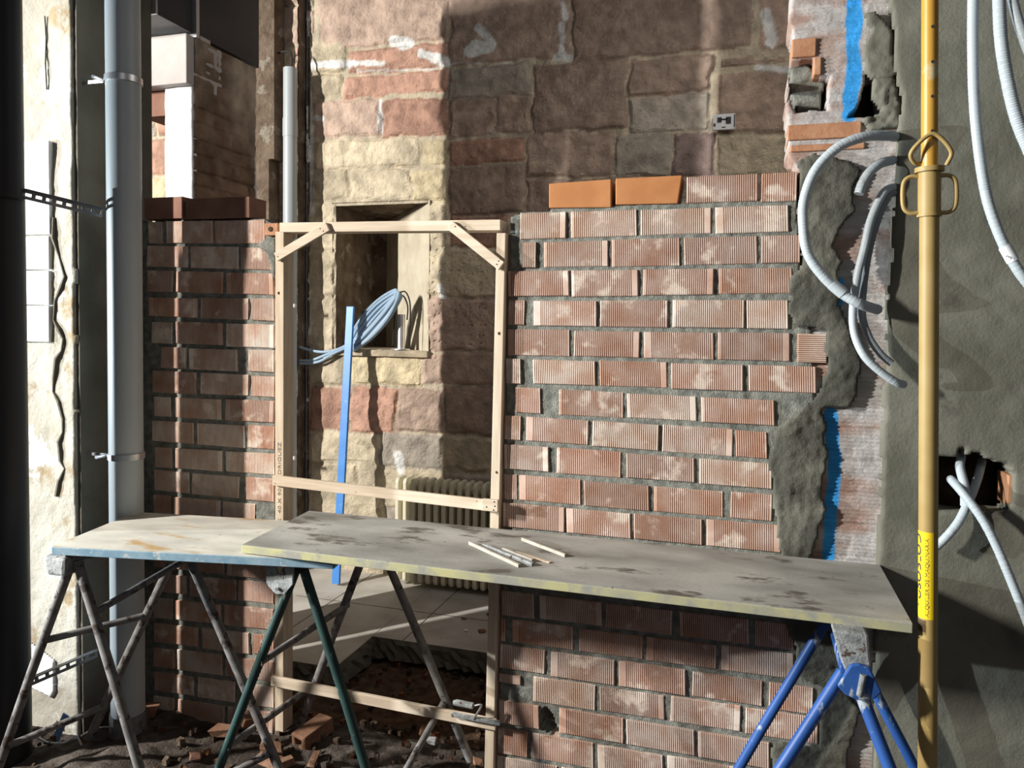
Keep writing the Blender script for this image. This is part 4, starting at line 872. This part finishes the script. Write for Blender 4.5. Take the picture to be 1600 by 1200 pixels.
conduit('corrugated_conduit', [(1402, 300, 2.70), (1388, 306, 2.67), (1372, 340, 2.66), (1358, 390, 2.65), (1350, 440, 2.645), (1347, 490, 2.64), (1357, 525, 2.63), (1375, 552, 2.62), (1393, 568, 2.62)], .0115, 'conduit_dark', 'inner darker conduit nested behind the outer bowed one')
h1 = conduit('corrugated_conduit', [(1521, -30, 2.50), (1520, 60, 2.50), (1522, 150, 2.50), (1529, 230, 2.50), (1540, 300, 2.50), (1555, 350, 2.50), (1575, 395, 2.50), (1600, 435, 2.50), (1640, 480, 2.52)], .0145, 'conduit', 'long pale conduit hanging just right of the prop, curving right')
h2 = conduit('corrugated_conduit', [(1560, -30, 2.46), (1564, 60, 2.46), (1575, 130, 2.46), (1590, 190, 2.46), (1615, 250, 2.46)], .0165, 'conduit', 'thick conduit crossing the top right corner diagonally')
h3 = conduit('corrugated_conduit', [(1575, -30, 2.55), (1590, 30, 2.55), (1612, 90, 2.55), (1640, 140, 2.55)], .0135, 'conduit', 'thinner conduit at the far top right corner')
P = [PY(1570, 385, 2.50), PY(1583, 408, 2.50)]; q = MB(h1.location); q.tube(P, .0170, 18); sl = q.build('white_tag', M['plastic_w'], h1, smooth=True)
def flat_text(txt, size, o3, ex, ez, m, parent, org):
    return text_mesh('lettering', txt, size, lambda v: o3+ex*v.x+ez*v.y, m, parent, org)
o3 = PY(1581, 404, 2.478); ez = (PY(1570, 385, 2.48)-PY(1583, 408, 2.48)).normalized(); ex = Vector((1, 0, 0)); flat_text('3', .022, o3+Vector((-.003, 0, -.004)), Vector((.5, 0, .86))*.8, Vector((-.86, 0, .5)), M['ink'], h1, h1.location)
conduit('corrugated_conduit', [(1502, 712, 2.74), (1500, 730, 2.70), (1507, 760, 2.66), (1508, 790, 2.66)], .0135, 'conduit', 'conduit end poking upward out of the wall cavity', rings=False)
conduit('corrugated_conduit', [(1534, 720, 2.78), (1528, 745, 2.72), (1515, 780, 2.66), (1498, 815, 2.63), (1478, 840, 2.62), (1462, 855, 2.62)], .0130, 'conduit', 'conduit leaving the wall cavity downward to the left behind the prop')
conduit('corrugated_conduit', [(1485, 748, 2.70), (1500, 765, 2.64), (1520, 790, 2.61), (1540, 820, 2.59), (1560, 860, 2.58), (1585, 920, 2.57), (1620, 1010, 2.56)], .0130, 'conduit', 'long conduit leaving the wall cavity downward to the right')

# ------------------------------------------------------------------ rubble and small things on the ground
def frag(name, px, z, size, rot, m, label, group='brick fragments on the ground', hollow=True, cat='brick fragment'):
    c = PZ(*px, z); q = MB(); lx, ly, lz = (v*(.72 if name == 'brick_fragment' else 1) for v in size); r = random.Random(px[0]*7+px[1])
    if hollow:
        t = .22
        prof = [(-ly/2, 0), (ly/2, 0), (ly/2, lz), (-ly/2, lz)]; inn = [(-ly/2*(1-t*2), lz*t), (ly/2*(1-t*2), lz*t), (ly/2*(1-t*2), lz*(1-t)), (-ly/2*(1-t*2), lz*(1-t))]
        vs = []
        for x in (-lx/2, lx/2):
            j = [r.uniform(-.008, .008) for _ in range(8)]
            vs += [(x+j[i], *p) for i, p in enumerate(prof)]+[(x+j[i+4], *p) for i, p in enumerate(inn)]
        fs = []
        for k in range(4):
            k2 = (k+1) % 4; fs += [(k, k2, 8+k2, 8+k), (4+k, 12+k, 12+k2, 4+k2), (k, 4+k, 4+k2, k2), (8+k, 8+k2, 12+k2, 12+k)]
        q.add(vs, fs)
    else:
        j = lambda s: r.uniform(-.22, .22)*s
        q.hexa([(sx*lx/2+j(lx), sy*ly/2+j(ly), zz*lz+j(lz)*(zz)) for zz in (0, 1) for sx, sy in ((-1, -1), (1, -1), (1, 1), (-1, 1))])
    o = q.build(name, m, bevel=.003); o.location = c; o.rotation_euler = rot; return tag(o, label, cat, group)
frag('brick_fragment', (228, 1125), .0, (.10, .07, .075), (0, .1, .5), M['clay_dull'], 'upright orange brick piece beside the foot of the grey drain pipe', hollow=False)
frag('brick_fragment', (352, 1148), .01, (.13, .06, .05), (.1, 0, .3), M['clay_dull'], 'broken brick piece behind the crossing tubes near the left brick wall', hollow=False)
frag('brick_fragment', (384, 1133), .01, (.06, .05, .05), (.3, .2, .9), M['clay_dull'], 'small jagged brick piece right at the foot of the left brick wall', hollow=False)
frag('hollow_brick', (490, 1155), .0, (.15, .07, .065), (.05, -.12, 1.30), M['clay_dull'], 'hollow brick piece lying end-on between the green trestle legs')
frag('brick_fragment', (425, 1170), .03, (.10, .07, .035), (.3, .2, .4), M['clay_dull'], 'orange curved brick shard on top of the bottom edge heap', hollow=False)
frag('brick_fragment', (418, 1192), .02, (.12, .07, .04), (-.1, .2, .1), M['clay_dull'], 'largest orange shard in the heap at the bottom edge', hollow=False)
frag('brick_fragment', (444, 1198), .01, (.10, .045, .04), (0, .1, 1.2), M['clay_dull'], 'right-hand shard of the orange heap at the bottom edge')
frag('brick_fragment', (490, 1192), .0, (.14, .04, .03), (0, .1, 1.9), M['clay_dull'], 'narrow ribbed shard standing apart right of the orange heap', hollow=False)
frag('brick_fragment', (662, 1143), -.01, (.05, .05, .03), (.3, .2, .4), M['clay_dull'], 'small pink brick chip in the soil below the bottom rail', hollow=False)
frag('brick_fragment', (745, 1196), .0, (.05, .05, .03), (.3, .2, .4), M['clay_dull'], 'brick chip at the foot of the right frame post', hollow=False)
frag('brick_fragment', (305, 1185), .0, (.06, .05, .025), (.1, .3, .8), M['clay_dark'], 'dull brown brick chip between the left and green trestles', hollow=False)
frag('brick_fragment', (752, 988), .0, (.05, .04, .02), (.1, .1, .8), M['clay_dull'], 'brick chip on the pale slab by the right frame post', hollow=False)
frag('brick_fragment', (724, 968), .0, (.04, .02, .012), (.1, .1, .3), M['clay_dark'], 'thin dark chip on the slab in front of the radiator', hollow=False)
for px, s, lb in (((668, 1152), .030, 'white plaster crumb below the bottom rail, left one'), ((674, 1160), .036, 'white plaster crumb below the bottom rail, right one'), ((728, 986), .02, 'pale crumb on the slab beside the right frame post')):
    frag('plaster_crumb', px, .005, (s, s*.7, s*.5), (.3, .2, .5), M['white'], lb, 'white plaster crumbs', False, 'crumb')
# loose grit: uncountable
q = MB(); r = random.Random(9)
for k in range(1500):
    x = r.uniform(-3.0, .9); y = r.uniform(1.4, 3.65)
    if y > 2.62 and (x > -.8 or x < -1.85): continue
    s = r.uniform(.004, .016); z = (-.12 if y > 3.02 else 0)+r.uniform(-.005, .02)-(max(0, min(1, (y-2.86)/.18))*.0 if y > 3.02 else max(0, (y-2.86)/.18)*.12)
    q.hexa([(x+sx*s*r.uniform(.5, 1), y+sy*s*r.uniform(.5, 1), z+zz*s*r.uniform(.6, 1.3)) for zz in (-.5, 1) for sx, sy in ((-1, -1), (1, -1), (1, 1), (-1, 1))], r.choice([(2.5, 2.3, 2.1), (1.5, 1.3, 1.1), (3.0, 1.6, 1.0), (1, .9, .8)]))
o = q.build('grit', M['soil'], cols=True); o['kind'] = 'stuff'; tag(o, 'loose grit and small stones scattered over the soil', 'grit')
# pointing tool on the bottom rail
tc_ = PY(730, 1105, FY0-.03); to_ = empty('pointing_tool', tc_, 'dirty pointing trowel with a grey handle lying on the bottom rail by the right post', 'trowel')
q = MB(tc_); q.tube([PY(709, 1098, FY0-.04), PY(714, 1098, FY0-.04), PY(739, 1103, FY0-.04)], lambda t: .012 if t > .2 else .009, 14); q.build('handle', M['mud'], to_, smooth=True)
q = MB(tc_); q.tube(spline([PY(739, 1103, FY0-.04), PY(752, 1102, FY0-.04), PY(742, 1120, FY0-.04), PY(740, 1124, FY0-.04)], .004), .004, 8); q.build('neck', M['zinc'], to_, smooth=True)
q = MB(tc_); q.bar(PY(706, 1116, FY0-.03), PY(782, 1130, FY0-.03), .02, .012); q.build('blade', M['mud'], to_, bevel=.002)
# scraps at the foot of the pier
def wirething(name, pts, r, m, label, cat):
    P = [PZ(x, y, z) for x, y, z in pts]; c = P[0]; q = MB(c); q.tube(spline(P, .01), r, 8); o = q.build(name, m, smooth=True); o.location = c; return tag(o, label, cat)
wirething('white_cord', [(55, 1150, .03), (75, 1160, .02), (100, 1160, .05), (118, 1150, .06), (128, 1165, .02)], .004, M['cable_w'], 'thin white cord curled on the ground at the foot of the bright pier', 'cord')
q = MB(); a = PZ(85, 1160, .01); q.bar(a, a+Vector((.04, .02, .11)), .03, .006, up=(0, 1, 0)); o = q.build('blue_strip', M['plastic_b'], bevel=.001); tag(o, 'crumpled translucent blue plastic strip at the foot of the bright pier', 'plastic scrap')
